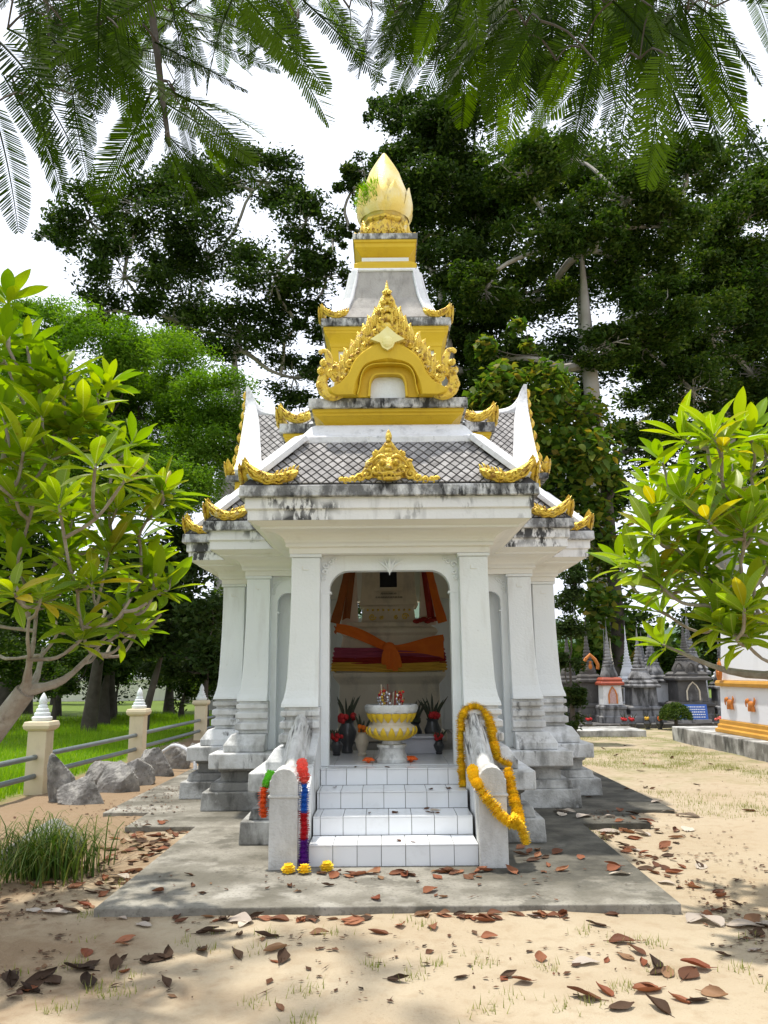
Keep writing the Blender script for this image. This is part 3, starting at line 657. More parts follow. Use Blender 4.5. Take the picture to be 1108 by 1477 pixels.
# ------------------------------------------------------------------ gold ornaments
def flame(h, w_, bend=.3, y=0., n=8):
    """one upright flame leaf, base at the origin, in the x-z plane, with a curled midrib"""
    b = MB(); pts = []; rad = []
    for i in range(n):
        t_ = i/(n-1); pts.append((bend*h*math.sin(t_*2.2)*t_-bend*h*.25*t_, y, h*t_)); rad.append(w_*(math.sin(math.pi*min(1, .18+t_*.82))**.8)*(1-.15*t_)+.003)
    b.tube(pts, rad, 8, ((0, 1, 0), .45))
    b.tube([(p_[0], y-rad[i]*.42, p_[2]) for i, p_ in enumerate(pts)], [r_*.28 for r_ in rad], 5)
    b.tube(spiral(bend*h*.1+w_*.2, h*.30, w_*.55, .003, -.5, 1.4, 10, y-w_*.40), [w_*.16]*7+[w_*.12, w_*.08, .002], 5)
    return b
def horn(L, H):
    """crescent moon-shaped corner ornament along +x: tall pointed tip at x=0, smaller flaming end at x=L; front faces -y"""
    b = MB(); rr = []; n = 22; H *= 1.12; k_ = H/.26
    def zbt(t_):
        zb = H*(.62*max(0, (.50-t_)/.50)**2.1+.30*max(0, (t_-.55)/.45)**2); zt = H*(.40+.60*max(0, (.60-t_)/.60)**1.8+.26*max(0, (t_-.55)/.45)**1.6)
        m_ = (zb+zt)/2 if t_ > .5 else zt*.9+zb*.1; w_ = min(1, (t_/.16)**.8, ((1.02-t_)/.12)**.7)
        return m_+(zb-m_)*w_, m_+(zt-m_)*w_
    xo = lambda t_: L*t_-.16*H*(1-t_)**3
    for i in range(n):
        t_ = i/(n-1); zb, zt = zbt(t_); c = (zt+zb)/2; hh = max((zt-zb)/2, .003); th = .052*k_*min(1, (t_/.2)**.6+.08, ((1.03-t_)/.15)**.6)
        rr.append([(xo(t_), -th*math.cos(a)*(1+.18*math.cos(4*a)), c+hh*math.sin(a)) for a in [2*math.pi*q/16 for q in range(16)]])
    b.loft(rr)
    for q in (.16, .42, .70):       # carved ridges following the moon
        pt = []
        for i in range(16):
            t_ = .07+.84*i/15; zb, zt = zbt(t_); u_ = q+.07*math.sin(i*1.5+q*9); th = .052*k_*math.sin(math.acos(max(-1, min(1, 2*u_-1))))
            pt.append((xo(t_), -th*1.12-.004, zb+(zt-zb)*u_))
        b.tube(pt, [.006*k_]+[.0125*k_]*13+[.010*k_, .004*k_], 5)
    for t_, u_, r_ in ((.30, .62, .045), (.48, .55, .05), (.66, .58, .045), (.82, .55, .035)):
        zb, zt = zbt(t_); b.tube(spiral(xo(t_), zb+(zt-zb)*u_, r_*k_, .003, 2.4, 1.4, 12, -.062*k_), [.011*k_]*9+[.010*k_, .007*k_, .003], 5)
    for i in range(6):              # small flames on the inner end
        t_ = .60+.075*i; zb, zt = zbt(t_)
        b.tube([(xo(t_)-.01, 0, zt-.015), (xo(t_)+.002, 0, zt+.020*k_), (xo(t_)+.016*k_, 0, zt+.042*k_)], [.016*k_, .014*k_, .002], 5)
    return b
def put_horn(cx_, cy_, z, dx, dy, L, H, lab=None):
    """tip at the corner (cx_, cy_), running along (dx, dy)"""
    b = horn(L, H)
    X = Vector((dx, dy, 0)); # outward normal picked so that the front faces away from the roof
    Yv = Vector((-dy, dx, 0)); 
    if Yv.dot(Vector((-cx_, -cy_, 0))) < 0: Yv = -Yv
    m_ = Matrix(((X.x, Yv.x, 0, cx_), (X.y, Yv.y, 0, cy_), (0, 0, 1, z), (0, 0, 0, 1)))
    b.xf(m_)
    if m_.determinant() < 0: b.f = [f[::-1] for f in b.f]
    return b.build('corner_horn', 'gold', S, smooth=True)
EO = .40
for s in (-1, 1):
    c = (s*(.95+EO), -(3.43+EO)); put_horn(*c, 3.222, -s, 0, .50, .25); put_horn(*c, 3.222, 0, 1, .50, .25)
    c = (s*(1.68+EO), -(1.68+EO)); put_horn(*c, 3.222, -s, 0, .46, .25); put_horn(*c, 3.222, 0, 1, .46, .25)
    c = (s*(2.13+EO), -(.82+EO)); put_horn(*c, 3.222, -s, 0, .40, .22); put_horn(*c, 3.222, 0, 1, .46, .25)
    c = (s*(2.13+EO), (.82+EO)); put_horn(*c, 3.222, 0, -1, .46, .25)
    c = (s*1.36, -1.36); put_horn(*c, 4.622, -s, 0, .42, .24); put_horn(*c, 4.622, 0, 1, .42, .24)
    c = (s*.88, -.88); put_horn(*c, 6.282, -s, 0, .37, .19); put_horn(*c, 6.282, 0, 1, .37, .19)
    c = (s*2.1, -.92); put_horn(*c, 4.062, 0, 1, .34, .2)

# front pediment
def ped(x, z, y=0.): return (x*.876, y, z*.876)
PY = -3.33; PZ0 = 4.252
pd = thing_root = MB()
def band(outer, inner, y_front, y_back, bulge=0., n=28):
    """solid strip between two mirrored curves (left half given, bottom to apex)"""
    o_ = smooth_path(outer, n); i_ = smooth_path(inner, n)
    o_ = o_+[(-x, z) for x, z in o_[-2::-1]]; i_ = i_+[(-x, z) for x, z in i_[-2::-1]]
    rr = []
    for (a, b), (c, d) in zip(o_, i_):
        m1, m2 = (a+c)/2, (b+d)/2
        rr.append([ped(a, b, y_back), ped(a, b, y_front), ped(a*.7+m1*.3, b*.7+m2*.3, y_front-bulge), ped(c*.7+m1*.3, d*.7+m2*.3, y_front-bulge*1.1), ped(c, d, y_front), ped(c, d, y_back)])
    return MB().loft(rr)
OUT = [(-.62, 0.), (-.70, .03), (-.70, .085), (-.60, .125), (-.475, .25), (-.40, .42), (-.29, .545), (-.13, .655), (0, .76)]
INN = [(-.36, 0.), (-.345, .05), (-.33, .12), (-.322, .19), (-.30, .27), (-.255, .335), (-.18, .372), (-.09, .382), (0, .385)]
T = Matrix.Translation((0, PY, PZ0))
pedo = band(OUT, INN, -.08, .10, .045).xf(T).build('pediment', 'yellow', S, smooth=True)
IN2 = [(-.205, 0.), (-.203, .05), (-.20, .10), (-.195, .16), (-.178, .215), (-.145, .252), (-.10, .263), (-.05, .266), (0, .267)]
INm = [(-.345, 0.), (-.33, .05), (-.317, .12), (-.308, .19), (-.288, .262), (-.246, .322), (-.177, .357), (-.09, .367), (0, .37)]
band(INm, IN2, -.035, .08, .0).xf(T).build('inner_frame', 'yellow', pedo, smooth=True)
IN3 = [(-.235, 0.), (-.232, .05), (-.229, .10), (-.222, .165), (-.20, .232), (-.158, .276), (-.105, .288), (-.05, .29), (0, .291)]
band(IN3, [(x*.985, z*.99) for x, z in IN2], -.06, -.03, .01).xf(T).build('frame_bead', 'yellow', pedo, smooth=True)
band([(x*1.0, z) for x, z in INN], [(x*.955, z*.965) for x, z in INN], -.115, -.03, .012).xf(T).build('frame_bead', 'yellow', pedo, smooth=True)
wp = [(x, z) for x, z in smooth_path(IN2, 16)]; wp = wp+[(-x, z) for x, z in wp[-2::-1]]
MB().prism([(x*.876*1.02, z*.876*1.01) for x, z in wp], .02, .06).xf(T).build('window_panel', 'white', pedo)
# backing between the band and the flames
BK = [(-.60, .13), (-.57, .20), (-.51, .33), (-.43, .47), (-.33, .62), (-.22, .78), (-.13, .95), (-.06, 1.13), (0, 1.30)]
BI = [(-.56, .12), (-.50, .18), (-.45, .30), (-.39, .43), (-.33, .50), (-.24, .57), (-.13, .64), (-.06, .69), (0, .73)]
band(BK, BI, -.035, .08, .015).xf(T).build('flame_backing', 'gold', pedo, smooth=True)
bk = smooth_path(BK, 60)
for s in (-1, 1):
    fl_ = MB(); cnt = 0
    for k in range(3, 57, 5):
        x, z = bk[k]; x2, z2 = bk[min(k+2, 59)]; ang = math.atan2(z2-z, x2-x)
        hgt = .22 if k < 44 else .17
        lean = -ang*.35+.45
        f_ = flame(hgt, .044, .45, 0.)
        mt = Matrix.Translation(ped(x*s*.93, z*.95, -.045)) @ Matrix.Rotation(s*(-.62+.40*k/57)+random.uniform(-.08, .08), 4, 'Y') @ Matrix.Scale(s, 4, (1, 0, 0))
        q = MB().join(f_, mt)
        if s < 0: q.f = [f[::-1] for f in q.f]
        q.xf(T).build('flame_leaf', 'gold', pedo, smooth=True)
    for k in range(4, 52, 5):       # inner row of scrolls
        x, z = bk[k]; bi = smooth_path(BI, 60)[k]; x, z = (x*.45+bi[0]*.55), (z*.45+bi[1]*.55)
        fl_.tube(spiral(s*x*.876, z*.876, .045, .004, 1.+k, s*1.5, 14, -.065), [.017]*10+[.014, .012, .008, .003], 6)
    for k in range(10, 54, 6):
        x, z = bk[k]; bi = smooth_path(BI, 60)[k]
        fl_.tube([ped(s*x, z, -.05), ped(s*(x*.6+bi[0]*.4), z*.6+bi[1]*.4-.02, -.085), ped(s*(x*.25+bi[0]*.75), z*.25+bi[1]*.75, -.06)], [.010, .016, .006], 5)
    fl_.xf(T).build('scroll_row', 'gold', pedo, smooth=True)
    # rearing serpent tails at the two ends
    ng = MB()
    ng.tube([ped(s*x, z, -.05) for x, z in smooth_path([(-.52, .06), (-.64, .03), (-.74, .08), (-.765, .20), (-.70, .33), (-.685, .46), (-.715, .555), (-.77, .57), (-.795, .53)], 26)], [.05, .06, .066, .07, .07, .068, .066, .064, .06, .057, .055, .052, .05, .048, .046, .043, .04, .037, .034, .031, .028, .026, .026, .028, .026, .012], 8, ((0, 1, 0), .7))
    for x, z, r_ in ((-.60, .22, .05), (-.565, .12, .045), (-.77, .30, .035), (-.745, .40, .03), (-.66, .27, .04), (-.61, .33, .035), (-.79, .13, .03)):
        ng.tube(spiral(s*x*.876, z*.876, r_, .004, 1.2, s*1.5, 14, -.085), [.020]*9+[.018, .016, .012, .008, .004], 6)
        ng.ball(ped(s*x, z, -.09), .018, 8, 5)
    ng.xf(T).build('serpent_tail', 'gold', pedo, smooth=True)
ap = MB()
for k in range(5):
    ap.ball(ped(0, .86+.115*k, -.06), .062-.009*k, 10, 6, (1.15, .6, .9))
    for s in (-1, 1): ap.tube(spiral(s*(.07-.011*k), (.83+.115*k)*.876, .034-.004*k, .003, 0, s*1.5, 12, -.075), [.014]*8+[.012, .01, .006, .003], 6)
ap.tube([ped(0, 1.26, -.02), ped(0, 1.36, -.02), ped(0, 1.48, -.02)], [.04, .025, .003], 8); ap.xf(T).build('apex_spray', 'gold', pedo, smooth=True)
kp = MB().prism([(0, .455), (.055, .49), (.075, .54), (.175, .575), (.09, .63), (0, .715), (-.09, .63), (-.175, .575), (-.075, .54), (-.055, .49)][::-1], -.165, -.10)
kp.ball((0, -.16, .545), .06, 10, 6, (1, .35, 1.1)); kp.xf(T).build('keystone_leaf', 'gold_pale', pedo, bevel=.008)
# low pitched roof behind the pediment back to the tower
MB().loft([[(-.55, y, 4.25), (.55, y, 4.25), (.50, y, 4.55), (0, y, 5.05), (-.50, y, 4.55)][::-1] for y in (-3.26, -.6)]).build('porch_roof', 'hip_white', S)

# guardian mask on the front eave
mk = MB(); KY = -(3.43+.36); KZ = 3.222
body = [(-.46, .0), (-.44, .05), (-.36, .055), (-.29, .09), (-.24, .16), (-.21, .24), (-.13, .30), (-.07, .37), (0, .47)]
body = body+[(-x, z) for x, z in body[-2::-1]]
mk.prism(body[::-1], -.03, .05)
mko = mk.xf(Matrix.Translation((0, KY, KZ))).build('guardian_mask', 'gold', S, bevel=.01)
f_ = MB()
f_.ball((0, -.05, .15), .13, 14, 8, (1.1, .5, .95))
for s in (-1, 1):
    f_.ball((s*.065, -.115, .20), .036, 10, 6); f_.ball((s*.067, -.145, .20), .018, 8, 5)
    f_.tube(smooth_path([(s*.02, -.12, .235), (s*.07, -.125, .262), (s*.13, -.09, .235), (s*.155, -.07, .20)], 10), [.012, .016, .018, .018, .018, .016, .014, .012, .009, .004], 6)
    f_.tube(spiral(s*.12, .13, .045, .004, .5, s*1.4, 12, -.10), [.016]*8+[.014, .011, .008, .003], 6)
    for k, (x, z, r_) in enumerate(((.20, .10, .055), (.27, .065, .045), (.335, .05, .035), (.40, .045, .030), (.445, .055, .022), (.19, .20, .04), (.13, .30, .03))):
        f_.tube(spiral(s*x, z, r_, .004, 2.+k, s*1.4, 12, -.05), [.016]*8+[.014, .012, .008, .003], 6); f_.ball((s*x, -.055, z), .014, 7, 4)
f_.ball((0, -.125, .155), .034, 10, 6, (1.2, 1, .9)); f_.ball((.028, -.12, .145), .02, 8, 5); f_.ball((-.028, -.12, .145), .02, 8, 5)
f_.tube(smooth_path([(-.11, -.10, .10), (-.06, -.125, .085), (0, -.13, .095), (.06, -.125, .085), (.11, -.10, .10)], 14), .018, 6)
f_.tube(smooth_path([(-.10, -.10, .055), (-.05, -.12, .04), (0, -.125, .045), (.05, -.12, .04), (.10, -.10, .055)], 14), .018, 6)
for s in (-1, 1): f_.tube([(s*.05, -.13, .085), (s*.055, -.135, .05)], [.012, .003], 5); f_.tube([(s*.02, -.13, .085), (s*.02, -.135, .06)], [.010, .004], 5)
for k in range(4): f_.ball((0, -.05, .285+.05*k), .04-.007*k, 10, 6, (1.2, .6, .9))
f_.join(flame(.12, .03, 0.), Matrix.Translation((0, -.04, .42)))
f_.xf(Matrix.Translation((0, KY, KZ))).build('mask_face', 'gold', mko, smooth=True)
# antefix leaves round the finial collar
for k in range(8):
    a = k*math.pi/4; q = MB()
    for s in (-1, 0, 1): q.join(flame(.30 if s == 0 else .20, .07 if s == 0 else .05, .25*s), Matrix.Translation((s*.09, 0, 0)) @ Matrix.Rotation(s*.35, 4, 'Y'))
    for s in (-1, 1): q.tube(spiral(s*.11, .07, .045, .004, 0, s*1.5, 12, -.03), [.016]*8+[.014, .012, .008, .003], 6)
    rr_ = .46 if k % 2 else .40
    q.xf(Matrix.Rotation(a, 4, 'Z') @ Matrix.Translation((0, -rr_, 7.80))); q.build('antefix', 'gold', S, smooth=True)
# ------------------------------------------------------------------ inside the shrine
FZ = .652
rq = thing('reliquary', 'old stone reliquary tower wrapped in saffron cloth inside the shrine', 'reliquary', (CX, CY, FZ))
sq = lambda prof: MB().lathe(prof, sq=True)
sq([(.72, -.004), (.72, .10), (.66, .14), (.64, .70), (.69, .76), (.72, .80), (.72, .85)]).build('base', 'old_stone', rq, bevel=.012)
sq([(.68, .852), (.70, .92), (.64, 1.0), (.62, 1.2), (.60, 1.32), (.64, 1.36), (.62, 1.41), (.56, 1.44), (.55, 1.50)]).build('drum', 'old_stone', rq, bevel=.01)
sq([(.38, 1.50), (.36, 1.53), (.34, 1.70), (.36, 1.73)]).build('casket', 'old_stone', rq, bevel=.01)
sq([(.40, 1.732), (.38, 1.80), (.36, 2.0), (.35, 2.30), (.38, 2.34), (.30, 2.40), (.26, 2.46)]).build('shrine_tower', 'old_stone', rq, bevel=.01)
MB().box(-.115, .115, -.39, -.33, 1.97, 2.22).build('window', 'black_glass', rq)
for a, b, c, d in ((-.15, .15, 2.22, 2.25), (-.15, -.115, 1.97, 2.22), (.115, .15, 1.97, 2.22), (-.19, .19, 1.92, 1.97)): MB().box(a, b, -.41, -.33, c, d).build('window_frame', 'old_stone', rq, bevel=.004)
for s in (-1, 1): MB().box(min(s*.40, s*.63), max(s*.40, s*.63), -.50, -.44, 1.46, 2.28, .03, 0).build('side_panel', 'cream_panel', rq, bevel=.02)
tx = MB(); rr = random.Random(3)
for row, (zz, x0, x1) in enumerate(((1.885, -.10, .11), (1.835, -.17, .17))):
    x = x0
    while x < x1:
        tx.tube([(x, -.398, zz-.012), (x+.004, -.399, zz+.012), (x+.012, -.398, zz+.010), (x+.013, -.398, zz-.010)], .0028, 4); x += rr.uniform(.018, .026)
tx.build('inscription', 'ink_black', rq)
for k in range(9): MB().ball((-.28+.07*k, -.365, 1.67), .016, 8, 5, (1, .5, 1)).build('boss', 'gold', rq, smooth=True)
for s in (-1, 1):
    MB().tube(spiral(s*.22, 1.58, .05, .004, 0, s*1.6, 14, -.362), .010, 5).build('gilt_scroll', 'gold', rq, smooth=True)
    MB().tube(spiral(s*.10, 1.57, .03, .004, 1, s*1.6, 12, -.362), .008, 5).build('gilt_scroll', 'gold', rq, smooth=True)
def wrap(z0, z1, h0, h1, name, mat, seed, parent, sag=.01, amp=.012, side=None):
    """cloth band round the square drum, pleated and sagging"""
    rnd = np.random.default_rng(seed); path = []; c = .05
    for (ax, ay), (bx, by) in zip(((-1, -1), (1, -1), (1, 1), (-1, 1)), ((1, -1), (1, 1), (-1, 1), (-1, -1))):
        for j in range(20): path.append((ax+(bx-ax)*j/20, ay+(by-ay)*j/20))
    rings = []; rows = 9
    for i in range(rows):
        t_ = i/(rows-1); row = []
        for k, (a, b) in enumerate(path):
            f = h0+(h1-h0)*t_+amp*math.sin(t_*16+2.*math.sin(k*.22+seed))+.006*math.sin(k*.9+seed)
            row.append((a*f, b*f, z0+(z1-z0)*t_+sag*math.sin(k*.33+seed)))
        rings.append(row)
    return MB().loft(rings, False, False).build(name, mat, parent, smooth=True)
cw = thing('wrapped_cloths', 'saffron, red, purple and yellow cloths wrapped round the reliquary drum', 'cloth', (CX, CY, FZ))
wrap(.86, .97, .735, .73, 'yellow_cloth', 'cloth_yellow', 1, cw)
wrap(.955, 1.05, .725, .715, 'red_cloth', 'cloth_red', 2, cw)
wrap(1.03, 1.17, .72, .70, 'purple_cloth', 'cloth_purple', 3, cw)
# the orange sash: high on the left, crossing down to a knot, broad on the right
sash = MB(); rows = []
for i in range(22):
    t_ = i/21; x = -.68+1.38*t_; zc_ = 1.42-.26*min(1, t_*1.9)+.02*math.sin(t_*9); hw_ = .055+.02*math.sin(t_*7)+(.085*max(0, t_-.5)*2)
    rows.append([(x, -.735-.02*math.sin(a*5+t_*6), zc_+hw_*(a*2-1)) for a in [j/8 for j in range(9)]])
sash.loft(rows, False, False, closed=False)
for s in (-1, 1):       # it runs on round both sides
    rows = [[(s*(.70+.01*math.sin(a*9)), -.73+.5*j/5, (1.40 if s < 0 else 1.16)+(.05 if s < 0 else .14)*(a*2-1)) for a in [k/6 for k in range(7)]] for j in range(6)]
    sash.loft(rows, False, False, closed=False)
sash.build('orange_sash', 'cloth_orange', cw, smooth=True)
kn = MB(); kn.ball((.0, -.77, 1.16), .07, 12, 8, (1.2, .6, 1))
for k, (dx, dl) in enumerate(((-.05, .20), (0, .26), (.06, .28), (.10, .24))):
    kn.tube(smooth_path([(dx*.5, -.78, 1.15), (dx, -.80, 1.15-dl*.4), (dx*1.3, -.785, 1.15-dl)], 8), [.03, .035, .038, .04, .042, .042, .04, .034], 8, ((0, 1, 0), .45))
kn.build('knot', 'cloth_orange', cw, smooth=True)
for s in (-1, 1):
    cl_ = thing('hanging_drape', 'brown and red drape hanging on the reliquary side with the arch corner swag' if s < 0 else 'orange twisted drape hanging on the reliquary side above a red bundle', 'drape', (CX, CY, FZ+1.5))
    q = MB(); rows = []
    for i in range(14):
        t_ = i/13; z = .02+.78*t_; xo = s*(.66-.12*t_); row = []
        for j in range(11):
            u_ = j/10; row.append((xo-s*(.05+.20*u_*(1-.3*t_)), -.60+.03*math.sin(u_*14+t_*3)+.06*u_, z+.03*math.sin(u_*5)))
        rows.append(row)
    q.loft([r_[:6] for r_ in rows], False, False, closed=False).build('drape', 'cloth_brown' if s < 0 else 'cloth_red', cl_, smooth=True)
    MB().tube(smooth_path([(s*.70, -.66, -.02), (s*.62, -.67, .28), (s*.56, -.68, .55), (s*.50, -.66, .82)], 14), [.06, .065, .06, .055, .05, .05, .05, .05, .045, .045, .045, .05, .055, .05], 8, ((0, 1, 0), .5)).build('twist', 'cloth_orange' if s > 0 else 'cloth_brown', cl_, smooth=True)
bd = MB()
for k in range(6): bd.ball((.36+.05*k, -.60+.02*(k % 2), .05+.015*(k % 3)), .05, 8, 5, (1, .7, .6))
b_ = bd.build('cloth_bundle', 'cloth_red', None, smooth=True, loc=(CX, CY, FZ+1.45)); tag(b_, 'dark red cloth bundle lying on the reliquary shoulder', 'cloth')

ur = thing('incense_urn', 'white footed incense urn with gilded lotus petals behind the top step', 'urn', (.055, 8.06, FZ))
MB().lathe([(.165, 0), (.17, .03), (.145, .06), (.125, .11), (.13, .135), (.145, .14), (.145, .165), (.10, .17), (.095, .20)], 28).build('foot', 'white_base', ur, smooth=True)
MB().lathe([(.095, .20), (.17, .225), (.225, .265), (.24, .30), (.225, .335), (.19, .355), (.185, .38), (.21, .41), (.225, .44), (.225, .46)], 32).build('bowl', 'vase_cream', ur, smooth=True)
MB().lathe([(.235, .458), (.25, .47), (.262, .50), (.262, .525), (.248, .54), (.225, .54), (.222, .50), (.02, .495)], 32).build('rim', 'white_base', ur, smooth=True)
pt = MB(); rr = []
for i in range(7):
    t_ = i/6; wd = .035*math.sin(math.pi*(.25+.7*t_)); z = .205+.125*t_; r_ = np.interp(z, [.20, .225, .265, .30, .335], [.098, .172, .228, .243, .228])+.004
    rr.append([(-wd, -r_, z), (-wd*.5, -r_-.010, z), (0, -r_-.013, z), (wd*.5, -r_-.010, z), (wd, -r_, z)])
pm = pt.loft(rr, False, False, closed=False).mesh('petal', 'yellow', True)
rr = []
for i in range(6):
    t_ = i/5; wd = .04*math.sin(math.pi*(.35+.6*t_)); z = .46-.085*t_; r_ = np.interp(z, [.355, .38, .41, .44, .46], [.19, .187, .212, .227, .23])+.004
    rr.append([(-wd, -r_, z), (-wd*.5, -r_-.010, z), (0, -r_-.012, z), (wd*.5, -r_-.010, z), (wd, -r_, z)])
pm2 = MB().loft(rr, False, False, closed=False).mesh('petal', 'yellow', True)
for k in range(18):
    inst('petal', pm, ur, Matrix.Rotation(2*math.pi*k/18, 4, 'Z')); inst('petal', pm2, ur, Matrix.Rotation(2*math.pi*(k+.5)/18, 4, 'Z'))
sk = thing('incense_sticks', 'bundle of burnt incense sticks and foil flowers standing in the urn', 'incense', (.055, 8.06, FZ+.495))
for k in range(26):
    a = random.uniform(0, 6.28); r_ = random.uniform(.01, .12); h_ = random.uniform(.10, .27)
    MB().tube([(r_*math.cos(a), r_*math.sin(a), 0), (r_*1.25*math.cos(a)+random.uniform(-.02, .02), r_*1.25*math.sin(a), h_)], .0032, 5).build('stick', 'cloth_red' if k % 3 else 'vase_cream', sk)
for k in range(16):
    a = random.uniform(0, 6.28); r_ = random.uniform(.05, .15)
    q = MB(); q.tube([(0, 0, 0), (0, 0, .12)], .003, 4)
    for j in range(4): q.ball((.012*math.cos(j*2), .012*math.sin(j*2), .05+.03*j), .014, 6, 4)
    o = q.build('foil_flower', ('silver_foil', 'gold', 'flower_red')[k % 3], sk); o.location = (r_*math.cos(a), r_*math.sin(a), -.01+random.uniform(0, .06)); o.rotation_euler = (random.uniform(-.2, .2), random.uniform(-.2, .2), 0)
def vase(x, y, h_, r_, mat, stems, label, fl='flower_red', z=FZ):
    v_ = thing('vase', label, 'vase', (x, y, z))
    MB().lathe([(r_*.55, 0), (r_*.62, .02), (r_*.5, h_*.15), (r_*.85, h_*.45), (r_, h_*.65), (r_*.7, h_*.85), (r_*.62, h_*.93), (r_*.8, h_), (r_*.7, h_*.99), (r_*.5, h_*.8)], 18).build('vase_body', mat, v_, smooth=True)
    for k in range(stems):
        a = 2*math.pi*k/stems+.3; l_ = h_*random.uniform(.55, .95); sp = random.uniform(.25, .75)
        tp = (math.cos(a)*l_*sp, math.sin(a)*l_*sp*.6, h_+l_*.85)
        MB().tube(smooth_path([(math.cos(a)*r_*.3, math.sin(a)*r_*.3, h_*.85), (tp[0]*.5, tp[1]*.5, h_+l_*.4), tp], 7), [.006, .008, .011, .013, .012, .008, .002], 5).build('stem', 'stem_dark', v_)
    q = MB()
    for k in range(9): q.ball((random.uniform(-1, 1)*r_*.7, random.uniform(-.6, .3)*r_, h_+random.uniform(.0, .06)), r_*.34, 7, 5)
    q.build('bloom', fl, v_, smooth=True); return v_
vase(-.42, 8.95, .34, .105, 'vase_dark', 13, 'dark vase with spiky dried stems and red blooms beside the left door jamb')
vase(-.25, 8.62, .24, .075, 'vase_cream', 6, 'small cream vase of red and yellow flowers left of the urn', 'cloth_orange')
vase(.52, 9.15, .34, .095, 'vase_dark', 10, 'dark vase with red flowers and short stems near the right door jamb')
vase(-.52, 8.7, .16, .07, 'vase_dark', 7, 'low dark pot of wilted flowers in the left corner of the floor')
vase(.56, 8.75, .14, .06, 'vase_dark', 8, 'low dark pot with thin stems at the right end of the grey tray')
vase(.32, 9.25, .30, .09, 'vase_dark', 12, 'dark vase with tall bushy leaves standing behind the urn', 'stem_dark')
tr_ = thing('offering_tray', 'grey box-shaped offering tray on the floor right of the urn', 'tray', (.36, 8.9, FZ))
MB().box(-.24, .24, -.14, .14, 0, .16, .012, .012).build('box', 'tray', tr_, bevel=.01); MB().box(-.26, .26, -.16, .16, .16, .185).build('lid', 'tray', tr_, bevel=.008)
for k, (x, y, c) in enumerate(((.20, 8.75, 'glass cup'), (.30, 8.78, 'glass cup'))):
    cu = MB().lathe([(.022, 0), (.026, .03), (.03, .075), (.027, .075), (.023, .006)], 14).build('cup', 'silver_foil', None, smooth=True, loc=(x, 8.82, FZ+.187)); tag(cu, 'small shiny cup on the grey tray lid, next to the urn' if k == 0 else 'small shiny cup in the middle of the grey tray lid', 'cup')
fm = MB()
for k in range(9):
    a = 2*math.pi*k/9; fm.tube([(0, 0, .012), (.03*math.cos(a), .03*math.sin(a), .03), (.055*math.cos(a), .055*math.sin(a), .018)], [.010, .016, .004], 6)
fm.ball((0, 0, .02), .022, 8, 5); fm = fm.mesh('fallen_flower', 'petal_orange', True)
for x, y, sc, lb in ((-.17, 7.98, 1.1, 'orange flower head lying on the floor left of the urn foot'), (.24, 8.02, 1.25, 'orange flower head lying on the floor right of the urn foot')):
    tag(inst('fallen_flower', fm, None, Matrix.Translation((x, y, FZ)) @ Matrix.Scale(sc, 4)), lb, 'flower')

# ------------------------------------------------------------------ garlands
def pompom(r_=.034, mat='marigold', seed=0):
    """ruffled flower head: rings of pointed petals around a core"""
    rnd = random.Random(seed); b = MB()
    b.ball((0, 0, 0), r_*.62, 8, 5, (1, 1, .8))
    for lay, (rr_, z, k) in enumerate(((1.06, -.34, 12), (1.12, -.06, 13), (1.0, .22, 11), (.66, .46, 8))):
        for j in range(k):
            a = 2*math.pi*(j+.5*lay)/k+rnd.uniform(-.12, .12); w_ = 2.6/k*r_; e = r_*rr_*rnd.uniform(.88, 1.12); c, s_ = math.cos(a), math.sin(a); zz_ = z*r_
            b.add([(c*r_*.3-s_*w_*.5, s_*r_*.3+c*w_*.5, zz_*.7), (c*r_*.3+s_*w_*.5, s_*r_*.3-c*w_*.5, zz_*.7), (c*e*.8+s_*w_, s_*e*.8-c*w_, zz_*1.25), (c*e, s_*e, zz_*1.3+r_*.06), (c*e*.8-s_*w_, s_*e*.8+c*w_, zz_*1.25)], [(0, 1, 2, 3, 4)])
    return b.mesh('flower', mat)
def garland(name, label, path, spacing, mats, r_=.034, jitter=.004):
    P = np.array(smooth_path(path, 80)); seg = np.linalg.norm(np.diff(P, axis=0), axis=1); L = np.concatenate([[0], np.cumsum(seg)])
    root = thing(name, label, 'garland', tuple(P[-1])); meshes = {}
    cnt = int(L[-1]/spacing); s_ = MB().tube([tuple(p_-P[-1]) for p_ in P[::4]], .008, 5).build('string', 'stem_dark', root)
    for k in range(cnt+1):
        l_ = k*spacing; p_ = np.array([np.interp(l_, L, P[:, j]) for j in range(3)]); p2 = np.array([np.interp(min(l_+.02, L[-1]), L, P[:, j]) for j in range(3)]); p1 = np.array([np.interp(max(l_-.02, 0), L, P[:, j]) for j in range(3)])
        mt = mats(l_/L[-1]) if callable(mats) else mats
        key = (mt, k % 3)
        if key not in meshes: meshes[key] = pompom(r_, mt, k % 3)
        d = Vector(p2-p1).normalized()
        M_ = Matrix.Translation(Vector(p_-P[-1])+Vector([random.uniform(-jitter, jitter) for _ in range(3)])) @ d.to_track_quat('Z', 'Y').to_matrix().to_4x4() @ Matrix.Rotation(random.uniform(0, 6), 4, 'Z') @ Matrix.Scale(random.uniform(.9, 1.12), 4)
        inst('flower', meshes[key], root, M_)
    return root
W = lambda x, y, z: (x+CX, y+CY, z)
garland('garland', 'long yellow marigold garland looped over the upper end of the stair rail', [W(.635, -3.70, .53), W(.625, -3.62, .70), W(.63, -3.56, .92), W(.645, -3.52, 1.08), W(.70, -3.50, 1.165), W(.765, -3.49, 1.195), W(.84, -3.50, 1.16), W(.90, -3.53, 1.06), W(.92, -3.62, .88), W(.95, -3.69, .74), W(1.06, -3.71, .685)], .040, 'marigold', .044)
